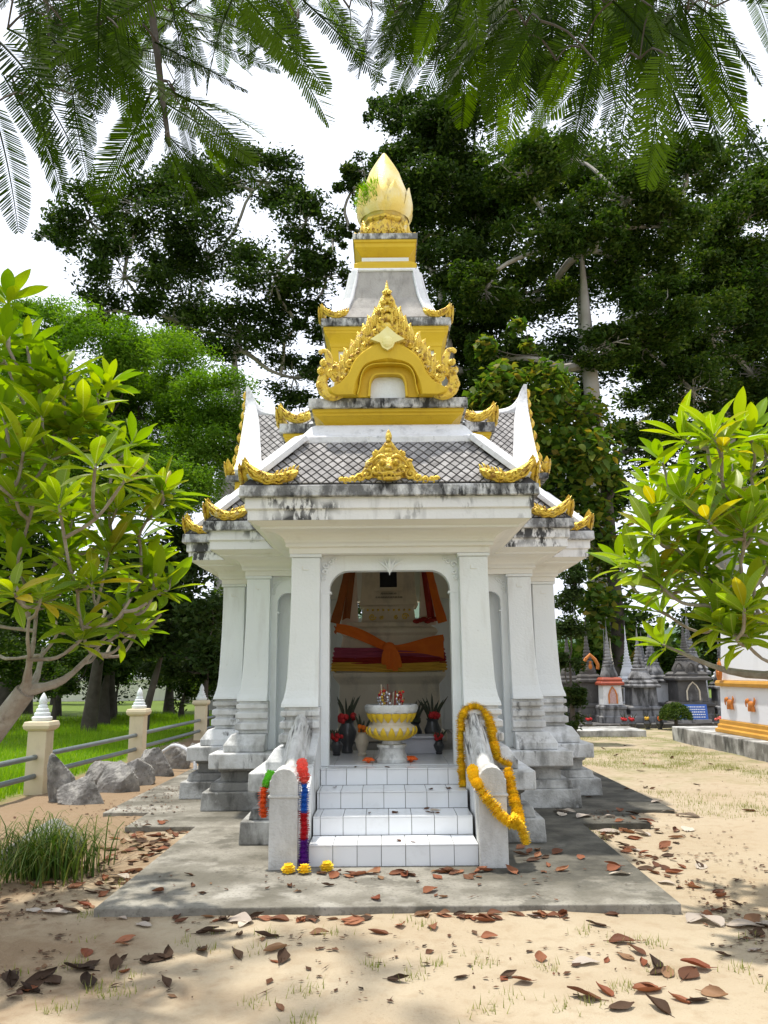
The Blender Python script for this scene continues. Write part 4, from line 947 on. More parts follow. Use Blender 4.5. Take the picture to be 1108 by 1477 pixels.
garland('garland', 'yellow marigold garland slung diagonally around the right newel post', [W(.635, -4.52, .74), W(.63, -4.66, .69), W(.665, -4.745, .62), W(.75, -4.755, .51), W(.84, -4.755, .41), W(.93, -4.73, .37), W(.965, -4.64, .40), W(.945, -4.56, .52), W(.925, -4.50, .64), W(.915, -4.46, .74)], .040, 'marigold', .045)
garland('garland', 'short yellow marigold tail dangling beside the right newel post', [W(.90, -4.76, .42), W(.955, -4.74, .36), W(.985, -4.735, .28), W(.99, -4.735, .23)], .04, 'marigold', .042)
garland('garland', 'pink, blue, red and purple plastic garland hanging down the left newel post', [W(-.72, -4.50, .80), W(-.70, -4.62, .765), W(-.68, -4.68, .68), W(-.678, -4.69, .5), W(-.678, -4.69, .3), W(-.68, -4.685, .09)], .033,
        lambda t_: 'petal_pink' if t_ < .30 else 'petal_blue' if t_ < .52 else 'petal_red' if t_ < .76 else 'petal_purple', .041)
garland('garland', 'green and orange plastic garland hanging on the outer side of the left newel post', [W(-.955, -4.55, .72), W(-.985, -4.62, .66), W(-1.0, -4.65, .56), W(-.995, -4.65, .44)], .036, lambda t_: 'petal_green' if t_ < .4 else 'petal_orange', .040)
pm3 = pompom(.05, 'marigold', 5)
for x, y, lb in ((-.78, -4.80, 'yellow flower ball on the pad at the outer foot of the left newel post'), (-.66, -4.82, 'yellow flower ball on the pad below the purple end of the garland'), (-.50, -4.74, 'yellow flower ball on the pad against the lowest step')):
    tag(inst('flower_ball', pm3, None, Matrix.Translation(W(x, y, .085)) @ Matrix.Rotation(random.uniform(-.3, .3), 4, 'X')), lb, 'flower ball')

# ------------------------------------------------------------------ fence, rocks
fn = thing('fence', 'cream post fence with white lotus-bud caps and two grey pipe rails', 'fence', (-4.6, 11.0, 0))
posts = [(-4.78, 7.2), (-4.60, 11.0), (-4.42, 14.7), (-4.32, 19.2), (-4.2, 23.6)]
for x, y in posts:
    x -= -4.6; y -= 11.0
    p_ = MB().box(x-.125, x+.125, y-.125, y+.125, -.3, .78).build('post', 'cream_paint', fn, bevel=.008)
    MB().lathe([(.135, .78), (.17, .81), (.18, .85), (.165, .90), (.13, .905)], sq=True, c=(x, y, 0)).build('post_head', 'cream_paint', p_, bevel=.008)
    MB().lathe([(.115, .905), (.13, .93), (.13, .955), (.10, .97), (.105, .99), (.10, 1.01), (.08, 1.02), (.085, 1.04), (.08, 1.06), (.06, 1.07), (.065, 1.09), (.055, 1.11), (.045, 1.12), (.055, 1.15), (.045, 1.20), (.02, 1.25), (.003, 1.275)], 20, (x, y, 0)).build('post_cap', 'white', p_, smooth=True)
for (xa, ya), (xb, yb) in zip(posts[:-1], posts[1:]):
    for z in (.22, .46):
        MB().tube([(xa+4.6, ya-11+.12, z), (xb+4.6, yb-11-.12, z-.01)], .034, 10).build('rail', 'pipe', fn, smooth=True)
def rock(x, y, rx, ry, rz, seed, label, rot=0., lean=0.):
    rx, ry, rz = rx*.82, ry*.82, rz*.74
    rnd = np.random.default_rng(seed); d = rnd.normal(size=(13, 3)); d[:, 2] = np.abs(d[:, 2])*.8-.1; d /= np.linalg.norm(d, axis=1)[:, None]; ofs = rnd.uniform(.42, .80, 13)
    b = MB(); n, m_ = 40, 24; rings = []
    for i in range(m_+1):
        a = -math.pi/2+math.pi*(i+.05)/(m_+.1); ring = []
        for j in range(n):
            v_ = np.array([math.cos(a)*math.cos(2*math.pi*j/n), math.cos(a)*math.sin(2*math.pi*j/n), math.sin(a)]); k = 1.
            for q, of in zip(d, ofs):
                dt = v_.dot(q)
                if dt > 1e-3: k = min(k, of/dt)
            k *= 1+.035*float(vnoise(4*v_[0]+seed*3, 4*v_[1]+3*v_[2]))+.015*float(vnoise(11*v_[0]+seed, 10*v_[2]+9*v_[1])); ring.append((v_[0]*k*rx, v_[1]*k*ry, v_[2]*k*rz))
        rings.append(ring)
    b.loft(rings); o = b.build('rock', 'rock', None, smooth=False)
    o.matrix_basis = Matrix.Translation((x, y, rz*.42)) @ Matrix.Rotation(rot, 4, 'Z') @ Matrix.Rotation(lean, 4, 'Y'); return tag(o, label, 'rock')
rock(-3.98, 10.25, .30, .24, .58, 1, 'tall pointed grey rock beside the fence post', .3, -.15)
rock(-3.62, 10.05, .40, .20, .40, 2, 'flat oval pale grey rock leaning on its edge by the fence', .2, .3)
rock(-3.50, 10.95, .46, .28, .46, 3, 'broad angular dark grey rock in the row below the rails', .4)
rock(-3.52, 11.75, .36, .26, .48, 4, 'pointed wedge-shaped rock in the middle of the rock row', -.3, .2)
rock(-3.50, 12.6, .42, .3, .46, 5, 'rough speckled grey boulder near the second fence post', .2)
rock(-3.46, 13.5, .36, .3, .42, 6, 'dark rounded rock beyond the speckled boulder', .9)
rock(-3.95, 11.5, .34, .3, .42, 7, 'low grey rock tucked under the pipe rails', .5)
rock(-3.3, 14.5, .38, .3, .36, 8, 'farthest dark rock of the row beside the fence', 1.2)
rock(-2.80, 6.85, .42, .34, .40, 9, 'dark boulder behind the drooping grass clump', .6)
rr = MB().tube(smooth_path([(-3.55, 13.2, .30), (-3.35, 13.1, .40), (-3.12, 13.0, .33), (-2.98, 12.9, .20), (-2.95, 12.85, .05)], 12), .028, 8).build('hose', 'sand_sack', None, smooth=True)
tag(rr, 'pale bent hose lying over the rocks by the fence', 'hose')
# far boundary wall with leaf-shaped merlons
fw = thing('boundary_wall', 'distant cream wall topped with white leaf-shaped merlons beyond the lawn', 'wall', (-16, 48, 0))
MB().box(-26, 13.5, -.2, .2, 0, 1.15).build('wall', 'far_wall', fw); MB().box(-26, 13.5, -.28, .28, 1.15, 1.28).build('coping', 'far_wall', fw)
mm = MB().prism([(-.22, 0), (.22, 0), (.25, .16), (.16, .34), (0, .56), (-.16, .34), (-.25, .16)][::-1], -.06, .06).mesh('merlon', 'white')
for k in range(65): inst('merlon', mm, fw, Matrix.Translation((-25.6+.6*k, 0, 1.28)))

# ------------------------------------------------------------------ memorial stupas behind, right
tag(MB().box(4.15, 5.98, 18.95, 20.3, -.1, .15).build('low_platform', 'base_dirty', None, bevel=.015), 'low weathered concrete platform in front of the small stupas', 'platform')
tag(MB().box(4.7, 10.4, 21.6, 27, -.1, .12).build('stupa_terrace', 'stupa_dark', None, bevel=.015), 'dark low terrace carrying the row of small stupas', 'terrace')
def stupa(x, y, hb, H, mat, label, body=None, niche=None, rings_=9, roof=None, neck=.0, photo=False):
    hb *= .84; s_ = thing('small_stupa', label, 'stupa', (x, y, .12), 'small memorial stupas')
    k = H/2.7
    MB().lathe([(hb, 0), (hb, .16*k), (hb*.88, .18*k), (hb*.86, .34*k), (hb*.92, .36*k), (hb*.92, .42*k), (hb*.75, .46*k)], sq=True).build('base', mat, s_, bevel=.012)
    w0 = hb*.70
    MB().lathe([(w0, .46*k), (w0*.95, .95*k), (w0*.97, .97*k)], sq=True).build('body', body or mat, s_, bevel=.01)
    MB().lathe([(w0*1.22, .97*k), (w0*1.25, 1.03*k), (w0*1.05, 1.08*k), (w0*1.1, 1.12*k), (w0*.9, 1.18*k)], sq=True).build('cornice', roof or mat, s_, bevel=.01)
    MB().lathe([(w0*.88, 1.18*k), (w0*.92, 1.24*k), (w0*.80, 1.32*k), (w0*.68, 1.40*k), (w0*.60, 1.46*k)], 16).build('bell', mat, s_, smooth=True)
    pr = []; z = 1.46*k; r_ = w0*.62; dz = (.80*k)/rings_
    for i in range(rings_):
        pr += [(r_, z), (r_*1.04, z+dz*.35), (r_*.98, z+dz*.6), (r_*.74, z+dz*.66), (r_*.74, z+dz*.98)]; z += dz; r_ *= .835
    pr += [(r_*.8, z), (r_*.5, z+.14*k), (r_*.55, z+.17*k), (.004, H)]
    MB().lathe(pr, 14).build('spire', mat, s_, smooth=True)
    if niche:
        q = MB()
        pts = [(-w0*.42, .50*k), (-w0*.42, .72*k), (-w0*.25, .84*k), (0, .93*k), (w0*.25, .84*k), (w0*.42, .72*k), (w0*.42, .50*k)]
        q.tube([(a, -w0-.012, b) for a, b in pts], .022, 6); q.build('niche_frame', niche, s_, smooth=True)
        MB().prism([(a*.85, b) for a, b in pts][::-1], -w0-.010, -w0+.02).build('niche', 'photo_print' if photo else 'stupa_dark', s_)
    return s_
stupa(5.25, 23.4, .40, 2.85, 'stupa_dark', 'black stained stupa at the shrine end of the row')
st2 = stupa(5.72, 23.0, .44, 2.95, 'stupa_dark', 'dark bluish stupa with an orange arched niche high on its front')
q = MB(); pts = [(-.19, 0), (-.21, .12), (-.13, .27), (0, .40), (.13, .27), (.21, .12), (.19, 0)]
q.tube([(a, -.34, 1.42+b) for a, b in pts], .05, 7); q.ball((0, -.34, 1.50), .07, 8, 6, (.8, .6, 1.2)); q.ball((0, -.34, 1.61), .04, 8, 5); q.build('niche_frame', 'orange_paint', st2, smooth=True)
stupa(6.12, 22.3, .44, 2.75, 'stupa_grey', 'grey stupa with white body, red eaves and an oval portrait', 'stupa_white', 'orange_paint', 9, 'red_tile', photo=True)
stupa(6.85, 24.6, .36, 2.35, 'old_stone', 'short brownish stupa set back behind the others')
stupa(7.05, 22.6, .60, 2.55, 'stupa_grey', 'wide grey bell-shaped stupa with plain body left of the round bush', rings_=8)
stupa(7.72, 23.6, .62, 2.85, 'stupa_grey', 'tall grey stupa with a white square body behind the round bush', 'stupa_white', rings_=8)
st7 = stupa(8.42, 22.8, .70, 3.05, 'stupa_dark', 'largest blackened stupa with arched niches and a tall ringed spire', None, 'old_stone', 13)
for s in (-1, 0, 1):          # upper niches on the shoulder
    MB().tube([(s*.30+a*.14, -.40 if s == 0 else -.30, 1.22+b*.36) for a, b in ((-.9, 0), (-.9, .5), (-.5, .85), (0, 1.), (.5, .85), (.9, .5), (.9, 0))], .035, 6).build('niche_frame', 'stupa_dark', st7, smooth=True)
stupa(9.0, 24.0, .60, 3.45, 'stupa_grey', 'slender grey stupa with white body behind the blackened one', 'stupa_white', rings_=11)
stupa(9.95, 23.6, .5, 3.1, 'stupa_white', 'whitish ringed stupa beside the big white chedi')
stupa(4.85, 24.5, .42, 2.7, 'stupa_dark', 'dark weathered stupa half hidden behind the black one')
stupa(6.48, 23.9, .36, 2.6, 'stupa_grey', 'narrow grey stupa between the portrait stupa and the wide bell-shaped one', rings_=10)
stupa(7.38, 24.8, .42, 2.75, 'stupa_white', 'pale stupa glimpsed between the two grey ones')
stupa(9.35, 22.7, .40, 2.4, 'stupa_grey', 'low grey stupa between the blackened one and the white chedi')
stupa(8.05, 25.4, .5, 2.6, 'stupa_grey', 'small grey stupa peeping out behind the row')
pl = thing('plaque', 'blue plaque with lines of white lettering in front of the blackened stupa', 'plaque', (8.15, 21.75, .20))
MB().box(-.36, .36, -.02, .02, 0, .40).build('board', 'blue_paint', pl, bevel=.006); MB().box(-.42, .42, -.10, .12, -.1, 0).build('stand', 'stupa_grey', pl, bevel=.008)
lt = MB(); rr = random.Random(9)
for row in range(5):
    x = -.31
    while x < .30:
        wd = rr.uniform(.02, .05); lt.box(x, x+wd, -.024, -.0205, .06+.066*row, .085+.066*row); x += wd+.014
lt.build('lettering', 'ink_white', pl); pl.rotation_euler = (R(-12), 0, R(-8))
# offerings in front of the stupas
for x, y, lb, f_ in ((5.25, 21.3, 'small dark pot of reddish flowers left of the portrait stupa', 'flower_red'), (6.35, 21.2, 'brown pot with red and dark leaves before the portrait stupa', 'flower_red'), (6.1, 21.1, 'small pot of dark red blossoms on the terrace edge', 'flower_red'), (7.05, 21.2, 'pot of orange flowers before the wide grey stupa', 'petal_orange'), (6.75, 21.25, 'pot of pale dried flowers before the wide grey stupa', 'cloth_yellow'), (8.55, 21.2, 'pot with pink flowers under the blue plaque', 'petal_pink'), (4.75, 20.9, 'purple flower pot at the corner of the shrine', 'petal_purple')):
    vase(x, y, .24, .10, 'vase_dark', 7, lb, f_, 0.)
# ------------------------------------------------------------------ large white chedi, right
ch = thing('chedi', 'large white chedi base with ochre bands and orange relief figures', 'chedi', (9.2, 13.6, 0))
rect = lambda x0, x1, y0, y1, z: [(x0, y0, z), (x1, y0, z), (x1, y1, z), (x0, y1, z)]
def ch_loft(prof, name, mat, bevel=.01): return MB().loft([rect(-2.6-e, 2.6+e, -2.6-e, 2.6+e, z) for e, z in prof]).build(name, mat, ch, bevel=bevel)
MB().loft([rect(-2.98, 5, -6.5, 4.35, -.1), rect(-2.98, 5, -6.5, 4.35, .30)]).build('platform', 'base_dirty', ch, bevel=.015)
ch_loft([(.10, .302), (.10, .37), (.06, .385), (.06, .45), (.03, .46), (.03, .54)], 'ochre_foot', 'ochre_paint')
ch_loft([(0, .542), (-.02, 1.18)], 'lower_wall', 'wall_paint'); ch_loft([(.04, 1.18), (.05, 1.24), (.03, 1.29)], 'ochre_band', 'ochre_paint')
ch_loft([(-.04, 1.292), (-.14, 2.9)], 'upper_wall', 'wall_paint'); ch_loft([(-.35, 2.9), (-.8, 3.3), (-1.0, 4.0)], 'shoulder', 'wall_paint')
MB().lathe([(1.5, 4.0), (1.4, 4.6), (1.0, 5.6), (.7, 6.2), (.5, 6.5), (.3, 8.0), (.05, 10)], 24).build('bell', 'wall_paint', ch, smooth=True)
for k, y in enumerate((2.05, 1.15, .25, -.65)):
    b = MB(); X = -2.63
    b.ball((X, y, .86), .13, 10, 6, (.35, 1.3, .75)); b.ball((X, y+.17, .95), .07, 8, 6, (.5, 1, 1)); b.tube([(X, y-.15, .88), (X, y-.22, .98), (X, y-.2, 1.05)], [.035, .03, .008], 6)
    for dy in (-.11, -.05, .06, .12): b.tube([(X, y+dy, .82), (X, y+dy*1.2, .70)], [.035, .03], 6)
    b.tube([(X-.02, y+.2, .98), (X-.02, y+.25, .90), (X-.02, y+.24, .80)], [.03, .025, .012], 6)
    b.xf(Matrix.Translation((X, y, .90)) @ Matrix.Scale(.72, 4) @ Matrix.Translation((-X, -y, -.90))); b.build('relief_figure', 'orange_paint', ch, smooth=True)
for y in (2.35, -.2):
    b = MB(); b.join(flame(.42, .10, .2), Matrix.Translation((-2.66, y, 1.30)) @ Matrix.Rotation(-math.pi/2, 4, 'Z')); b.build('flame_ornament', 'orange_paint', ch, smooth=True)
# ------------------------------------------------------------------ vegetation
def limb_path(a, b, rng, n=6, wig=.06, arch=.0):
    a, b = np.array(a, float), np.array(b, float); L = np.linalg.norm(b-a); pts = []
    o1 = rng.normal(size=3)*L*wig; o2 = rng.normal(size=3)*L*wig
    for i in range(n):
        t_ = i/(n-1); p_ = a+(b-a)*t_+o1*math.sin(math.pi*t_)+o2*math.sin(2*math.pi*t_)*.5; p_[2] += arch*L*math.sin(math.pi*t_); pts.append(p_)
    return pts
def grow(trunk, targets, r0, rng, wood, min_r=.03, wig=.08, arch=-.04):
    """limbs from the nearest lower node of the tree to each target; returns nodes as (point, radius)"""
    nodes = []; m_ = len(trunk)
    rad = [r0*(1-.45*i/(m_-1)) for i in range(m_)]
    wood.tube([tuple(p_) for p_ in trunk], [rad[0]*1.5]+rad[1:-1]+[rad[-1]*.3], 10)
    for i in range(m_): 
        if i >= m_*.4: nodes.append((np.array(trunk[i], float), rad[i]))
    top = np.array(trunk[-1], float)
    for c in sorted(targets, key=lambda q: np.linalg.norm(np.array(q[:3])-top)):
        c = np.array(c[:3], float)
        best = min(nodes, key=lambda q: np.linalg.norm(q[0]-c)*(1+.9*max(0, (q[0][2]-c[2])/(np.linalg.norm(q[0]-c)+1e-6)))+.15*np.linalg.norm(q[0]-top))
        pts = limb_path(best[0], c, rng, 7, wig, arch); ra = max(best[1]*.72, min_r); rb_ = max(ra*.42, min_r*.7)
        rs = [ra+(rb_-ra)*i/6 for i in range(7)]; wood.tube([tuple(p_) for p_ in pts], rs, 7)
        for p_, r_ in zip(pts[2:], rs[2:]): nodes.append((p_, r_))
    return nodes
def tree(name, label, trunk, r0, clumps, leaf, size, count, bark, seed, cat='tree', sub=7, spread=.30, up=.6, aspect=.45, min_r=.04, flat=.75, group=None, droop=None):
    rng = np.random.default_rng(seed); base = np.array(trunk[0], float)
    root = thing(name, label, cat, tuple(base), group); wood = MB()
    grow(trunk, clumps, r0, rng, wood, min_r)
    vol = np.array([c[3]**2.2 for c in clumps]); cnts = np.maximum(1, (count*vol/vol.sum())).astype(int)
    C = []; T = []
    for c, cn in zip(clumps, cnts):
        cc = np.array(c[:3]); r_ = c[3]; ns = max(4, int(sub*(r_/1.2)**.8)+3)
        ends = rng.normal(size=(ns, 3)); ends /= np.linalg.norm(ends, axis=1)[:, None]; ends *= (rng.uniform(.35, 1.0, ns)**.5)[:, None]*r_; ends[:, 2] *= flat
        for e in ends: wood.tube([tuple(p_) for p_ in limb_path(cc, cc+e, rng, 4, .12)], [min_r*.34, min_r*.28, min_r*.2, min_r*.1], 4)
        per = rng.dirichlet(np.ones(ns)*2.)*cn
        for e, k in zip(ends, per.astype(int)):
            s_ = r_*spread*rng.uniform(.7, 1.3); pts = np.clip(rng.normal(size=(k, 3)), -1.7, 1.7)*s_*np.array([1, 1, .6]); C.append(cc+e+pts)
            T.append(np.clip(rng.normal(.45+.1*rng.normal(), .22, k), 0, 1))
    C = np.concatenate(C); T = np.concatenate(T)
    wood.v = [tuple(np.array(p_)-base) for p_ in wood.v]
    wood.build('trunk', bark, root, smooth=True)
    lv = leaf_verts(C-base, size, aspect, up, rng, droop=droop)
    cr = inst('crown', fast_mesh('crown', lv, 4, leaf, tint=np.repeat(T, 4)), root); cr['kind'] = 'stuff'
    return root
DARK=[(-13.5,33.5,22.1,1.77),(-11.6,34.4,23.3,2.05),(-9.9,37.8,26.7,2.19),(-6.0,36.5,26.1,2.12),(-3.5,33.6,22.0,1.67),(-2.7,35.6,20.3,1.28),(-15.4,35.9,22.6,1.03),(-11.9,34.0,19.5,2.08),(-8.9,37.4,22.4,2.66),(-4.8,33.7,19.3,2.06),(-3.7,35.3,17.7,1.65),(-10.2,36.1,18.4,2.19),(-6.7,35.6,17.4,2.15),(-4.3,36.5,15.5,1.68),(-17.5,37.4,23.7,0.57),(-2.6,38.7,24.1,0.74),(-13.0,34.7,18.1,1.3),(-2.8,36.9,16.5,1.02),(-8.3,37.2,27.0,1.26)]
LIGHT=[(-8.9,19.4,10.1,1.08),(-6.9,18.5,9.5,1.03),(-6.2,21.4,10.2,1.28),(-4.3,19.4,8.4,0.98),(-3.7,19.4,7.3,0.79),(-6.8,21.2,8.5,1.73),(-8.4,20.3,8.4,1.66),(-4.7,19.9,6.9,1.07),(-10.0,20.8,9.3,0.95),(-5.0,18.6,5.8,0.91),(-10.4,20.6,11.5,0.68),(-6.9,19.6,6.6,1.41),(-8.0,18.8,6.4,1.18)]
RA=[(1.7,33.8,27.0,1.83),(0.4,35.2,28.9,1.04),(3.4,31.5,25.1,1.86),(-0.8,33.7,24.7,1.05),(2.8,32.0,22.7,2.16),(1.3,34.2,22.0,1.31),(4.5,34.1,21.9,1.95),(2.7,31.6,18.4,1.79),(3.8,34.6,17.6,1.94),(-1.4,33.8,23.7,0.72),(-1.5,33.9,21.8,0.49),(5.7,34.6,25.1,1.68),(1.4,32.6,23.7,1.74),(4.7,34.3,14.7,1.58),(2.8,34.9,16.4,1.61)]
RB=[(5.9,29.0,21.3,1.74),(8.9,32.7,24.4,1.75),(10.3,30.5,21.0,1.76),(12.1,30.9,19.9,1.77),(6.4,29.2,18.5,1.67),(10.7,32.0,18.3,1.66),(11.3,30.0,15.7,1.68),(6.4,32.9,17.6,1.85),(8.8,29.9,14.2,1.24),(13.4,31.3,22.8,1.52),(4.9,30.5,13.9,1.41),(7.1,31.6,12.7,1.3),(4.1,29.5,16.4,1.38),(8.7,29.4,18.7,1.12)]
RC=[(17.1,35.2,22.5,2.35),(17.8,35.3,19.2,2.48),(14.9,34.3,16.7,2.23),(17.7,36.1,15.3,2.15),(13.3,32.5,13.2,1.78),(12.5,35.8,14.5,1.47),(11.9,32.3,11.1,1.23),(16.2,36.3,12.6,1.81),(18.3,34.6,23.9,1.67),(11.0,34.5,12.1,0.94),(19.9,36.4,21.2,2.75),(18.6,35.4,13.0,2.25),(15.3,35.4,19.7,1.66),(11.1,31.8,14.9,1.47)]
VINE=[(2.8,20.3,10.1,0.3),(3.6,19.8,10.5,0.22),(3.1,19.9,8.8,0.69),(4.3,20.0,8.8,0.77),(5.3,21.1,8.4,0.81),(5.3,19.8,6.9,0.71),(4.5,20.1,7.0,0.81),(3.7,20.5,7.4,0.67),(5.4,21.1,5.7,0.71),(5.9,21.3,4.6,0.67),(5.5,20.9,3.2,0.54),(4.7,20.0,4.4,0.35),(2.8,20.6,7.9,0.48),(6.1,20.9,6.6,0.37),(3.8,19.7,8.1,0.54),(5.3,20.8,2.3,0.36),(2.5,20.3,8.5,0.37),(4.0,20.7,10.3,0.19)]
UND=[(-5.6,19.9,3.9,1.04),(-4.8,19.9,4.5,0.7),(-6.4,19.6,3.2,0.85),(-5.3,19.6,2.7,0.93),(-4.1,18.8,3.0,0.65),(-6.8,19.5,2.4,0.5),(-4.2,18.6,2.0,0.48),(-5.9,19.5,2.2,0.67),(-4.2,19.6,4.4,0.43)]
BUSHL=[(-9.4,23.5,2.0,0.71),(-9.6,22.8,1.4,0.58),(-8.4,22.0,1.3,0.47),(-10.6,23.1,1.8,0.79),(-8.2,22.4,2.1,0.38)]
FL=[(-2.77,5.46,3.79),(-2.32,5.08,3.47),(-2.14,5.07,3.47),(-2.04,5.65,3.63),(-2.53,5.08,3.19),(-2.18,5.03,2.9),(-2.39,5.03,2.85),(-1.94,5.18,3.09),(-1.58,4.75,2.68),(-1.5,5.25,2.72),(-2.2,5.66,2.74),(-1.86,5.27,2.59),(-2.59,5.47,2.56),(-1.68,5.69,2.28),(-1.51,5.58,2.09),(-1.78,5.47,1.9),(-1.72,5.54,2.44),(-2.22,5.55,2.58),(-1.81,4.93,2.07),(-2.46,5.18,3.73),(-1.98,5.03,3.18),(-2.21,4.94,3.15),(-1.73,5.28,3.06),(-2.24,5.0,2.61),(-2.17,5.33,2.3),(-1.84,5.29,2.34),(-2.05,4.76,1.96),(-2.4,5.14,2.18),(-1.91,5.08,1.82),(-1.63,5.43,2.58)]
FR=[(2.06,4.89,2.91),(1.94,4.97,2.97),(1.92,5.31,2.9),(2.42,5.21,3.09),(2.68,5.46,3.08),(1.79,5.13,2.53),(1.92,5.0,2.56),(2.37,5.73,2.79),(2.19,5.04,2.52),(1.69,4.95,2.34),(1.85,5.08,2.31),(1.74,5.14,2.12),(1.61,5.03,2.15),(1.98,5.34,2.12),(1.97,5.74,1.92),(2.04,4.93,1.78),(2.21,5.21,2.0),(2.58,5.47,2.87),(2.59,5.68,2.02),(2.78,5.8,2.3),(2.02,4.94,1.91),(2.15,5.34,2.45),(2.53,5.68,2.41),(2.31,4.85,2.45),(2.13,5.39,2.27),(2.22,4.97,1.73),(2.47,5.57,2.85)]
PIN=[((-1.267,2.453,3.86),(-0.888,2.459,3.519)),((-0.97,1.757,3.087),(-0.745,1.687,2.792)),((-1.108,2.062,3.244),(-0.977,2.117,2.982)),((-1.066,1.928,3.043),(-1.004,1.955,2.722)),((-0.906,2.054,3.354),(-0.689,2.016,3.167)),((-0.754,2.278,3.344),(-0.889,2.247,2.975)),((-0.619,2.029,3.017),(-0.574,2.071,2.813)),((-0.644,2.121,3.098),(-0.438,2.167,2.895)),((-0.675,2.137,3.23),(-0.375,2.083,3.009)),((-0.678,2.083,3.377),(-0.412,2.142,3.256)),((-0.734,2.174,3.562),(-0.46,2.248,3.523)),((-0.335,1.751,3.21),(-0.143,1.725,2.912)),((-0.184,2.327,3.784),(-0.067,2.357,3.549)),((0.049,2.171,3.551),(-0.041,2.197,3.334)),((-0.363,2.407,3.893),(-0.265,2.437,3.662)),((0.028,2.16,3.618),(0.113,2.17,3.423)),((0.166,2.25,3.691),(0.027,2.222,3.495)),((-1.031,2.252,3.746),(-0.883,2.27,3.469)),((-1.239,2.339,3.835),(-1.138,2.336,3.475)),((-0.719,1.77,3.243),(-0.736,1.776,2.919)),((-0.848,2.393,3.827),(-1.058,2.416,3.568)),((0.344,2.233,3.58),(0.201,2.215,3.309)),((0.431,2.017,3.331),(0.352,2.052,2.987)),((0.564,1.808,3.055),(0.481,1.867,2.794)),((0.8,2.407,3.598),(0.697,2.481,3.382)),((0.768,1.852,3.112),(0.686,1.79,2.719)),((1.058,2.421,3.748),(1.294,2.405,3.199)),((0.898,1.953,3.371),(1.1,1.934,3.147)),((0.796,2.245,3.534),(0.521,2.19,3.212)),((0.221,2.115,3.572),(0.323,2.141,3.296)),((0.404,2.291,3.77),(0.462,2.213,3.254)),((0.609,2.358,3.835),(0.561,2.348,3.387)),((0.642,2.077,3.555),(0.662,2.087,3.152)),((0.747,1.96,3.438),(0.7,2.022,3.078)),((0.761,1.909,3.319),(0.873,1.916,3.014)),((0.178,1.876,3.361),(0.098,1.895,3.135)),((0.352,2.426,3.847),(0.272,2.488,3.419)),((0.435,1.851,3.223),(0.28,1.871,3.006)),((0.673,2.419,3.866),(0.451,2.371,3.461)),((1.01,2.061,3.462),(1.049,2.095,3.062)),((1.254,2.304,3.774),(1.32,2.296,3.548)),((0.781,2.229,3.705),(1.003,2.256,3.516)),((0.439,2.015,3.52),(0.189,2.039,3.329)),((-0.061,2.183,3.694),(0.206,2.215,3.538)),((-0.54,2.134,3.624),(-0.358,2.108,3.445)),((-0.631,2.076,3.542),(-0.531,2.143,3.306)),((-0.936,1.891,3.296),(-0.957,1.834,2.927)),((-0.672,1.759,3.128),(-0.64,1.815,2.868))]
tree('shade_tree', 'tall dark-leaved tree with spreading pale limbs behind the left side of the shrine', [(-7.2, 35.5, -.2), (-7.1, 35.6, 4), (-7.3, 35.4, 9), (-6.9, 35.6, 13), (-7.0, 35.4, 16.5)], .55, DARK, 'leaf_dark', .25, 60000, 'bark_pale', 21, spread=.19, sub=13, min_r=.09)
tree('tamarind_tree', 'bushy light green feathery tree behind the left frangipani', [(-7.9, 21.8, -.2), (-7.6, 21.5, 2), (-7.2, 21.0, 3.6), (-6.9, 20.6, 5)], .15, LIGHT, 'leaf_feather', .11, 230000, 'bark_dark', 22, spread=.24, sub=18, up=.7, aspect=.35, min_r=.025)
tree('shade_tree', 'tall dense dark tree directly behind the shrine spire', [(2.6, 33.6, -.2), (2.6, 33.5, 5), (2.4, 33.5, 10), (2.9, 33.4, 15), (2.6, 33.4, 19)], .5, RA, 'leaf_dark', .23, 84000, 'bark_pale', 23, spread=.20, sub=13, min_r=.085)
tree('shade_tree', 'tall tree with a straight pale grey trunk and high forks right of the spire', [(8.6, 31.0, -.2), (8.7, 31, 5), (8.6, 31, 10), (8.5, 31, 14), (8.5, 31.1, 19)], .46, RB, 'leaf_mid', .23, 76000, 'bark_pale', 24, spread=.19, sub=13, min_r=.095)
tree('shade_tree', 'large dark spreading tree at the right behind the white chedi', [(15.6, 35.5, -.2), (15.5, 35.4, 4), (15.2, 35.2, 8), (15.8, 35.3, 12), (15.6, 35.2, 16)], .6, RC, 'leaf_mid', .24, 95000, 'bark_pale', 25, spread=.20, sub=13, min_r=.095)
tree('understory_tree', 'low dark round tree with several stems standing on the lawn', [(-5.9, 19.9, -.1), (-5.8, 19.9, .7), (-5.6, 19.85, 1.5), (-5.4, 19.8, 2.2)], .11, UND, 'leaf_under', .20, 15000, 'bark_dark', 26, spread=.34, sub=9, min_r=.02)
tree('shrub', 'leafy green shrub at the far side of the lawn behind the fence', [(-9.3, 23.0, 0), (-9.3, 23, .5), (-9.3, 23, 1.)], .08, BUSHL, 'leaf_mid', .15, 6000, 'bark_dark', 27, spread=.36, min_r=.02)
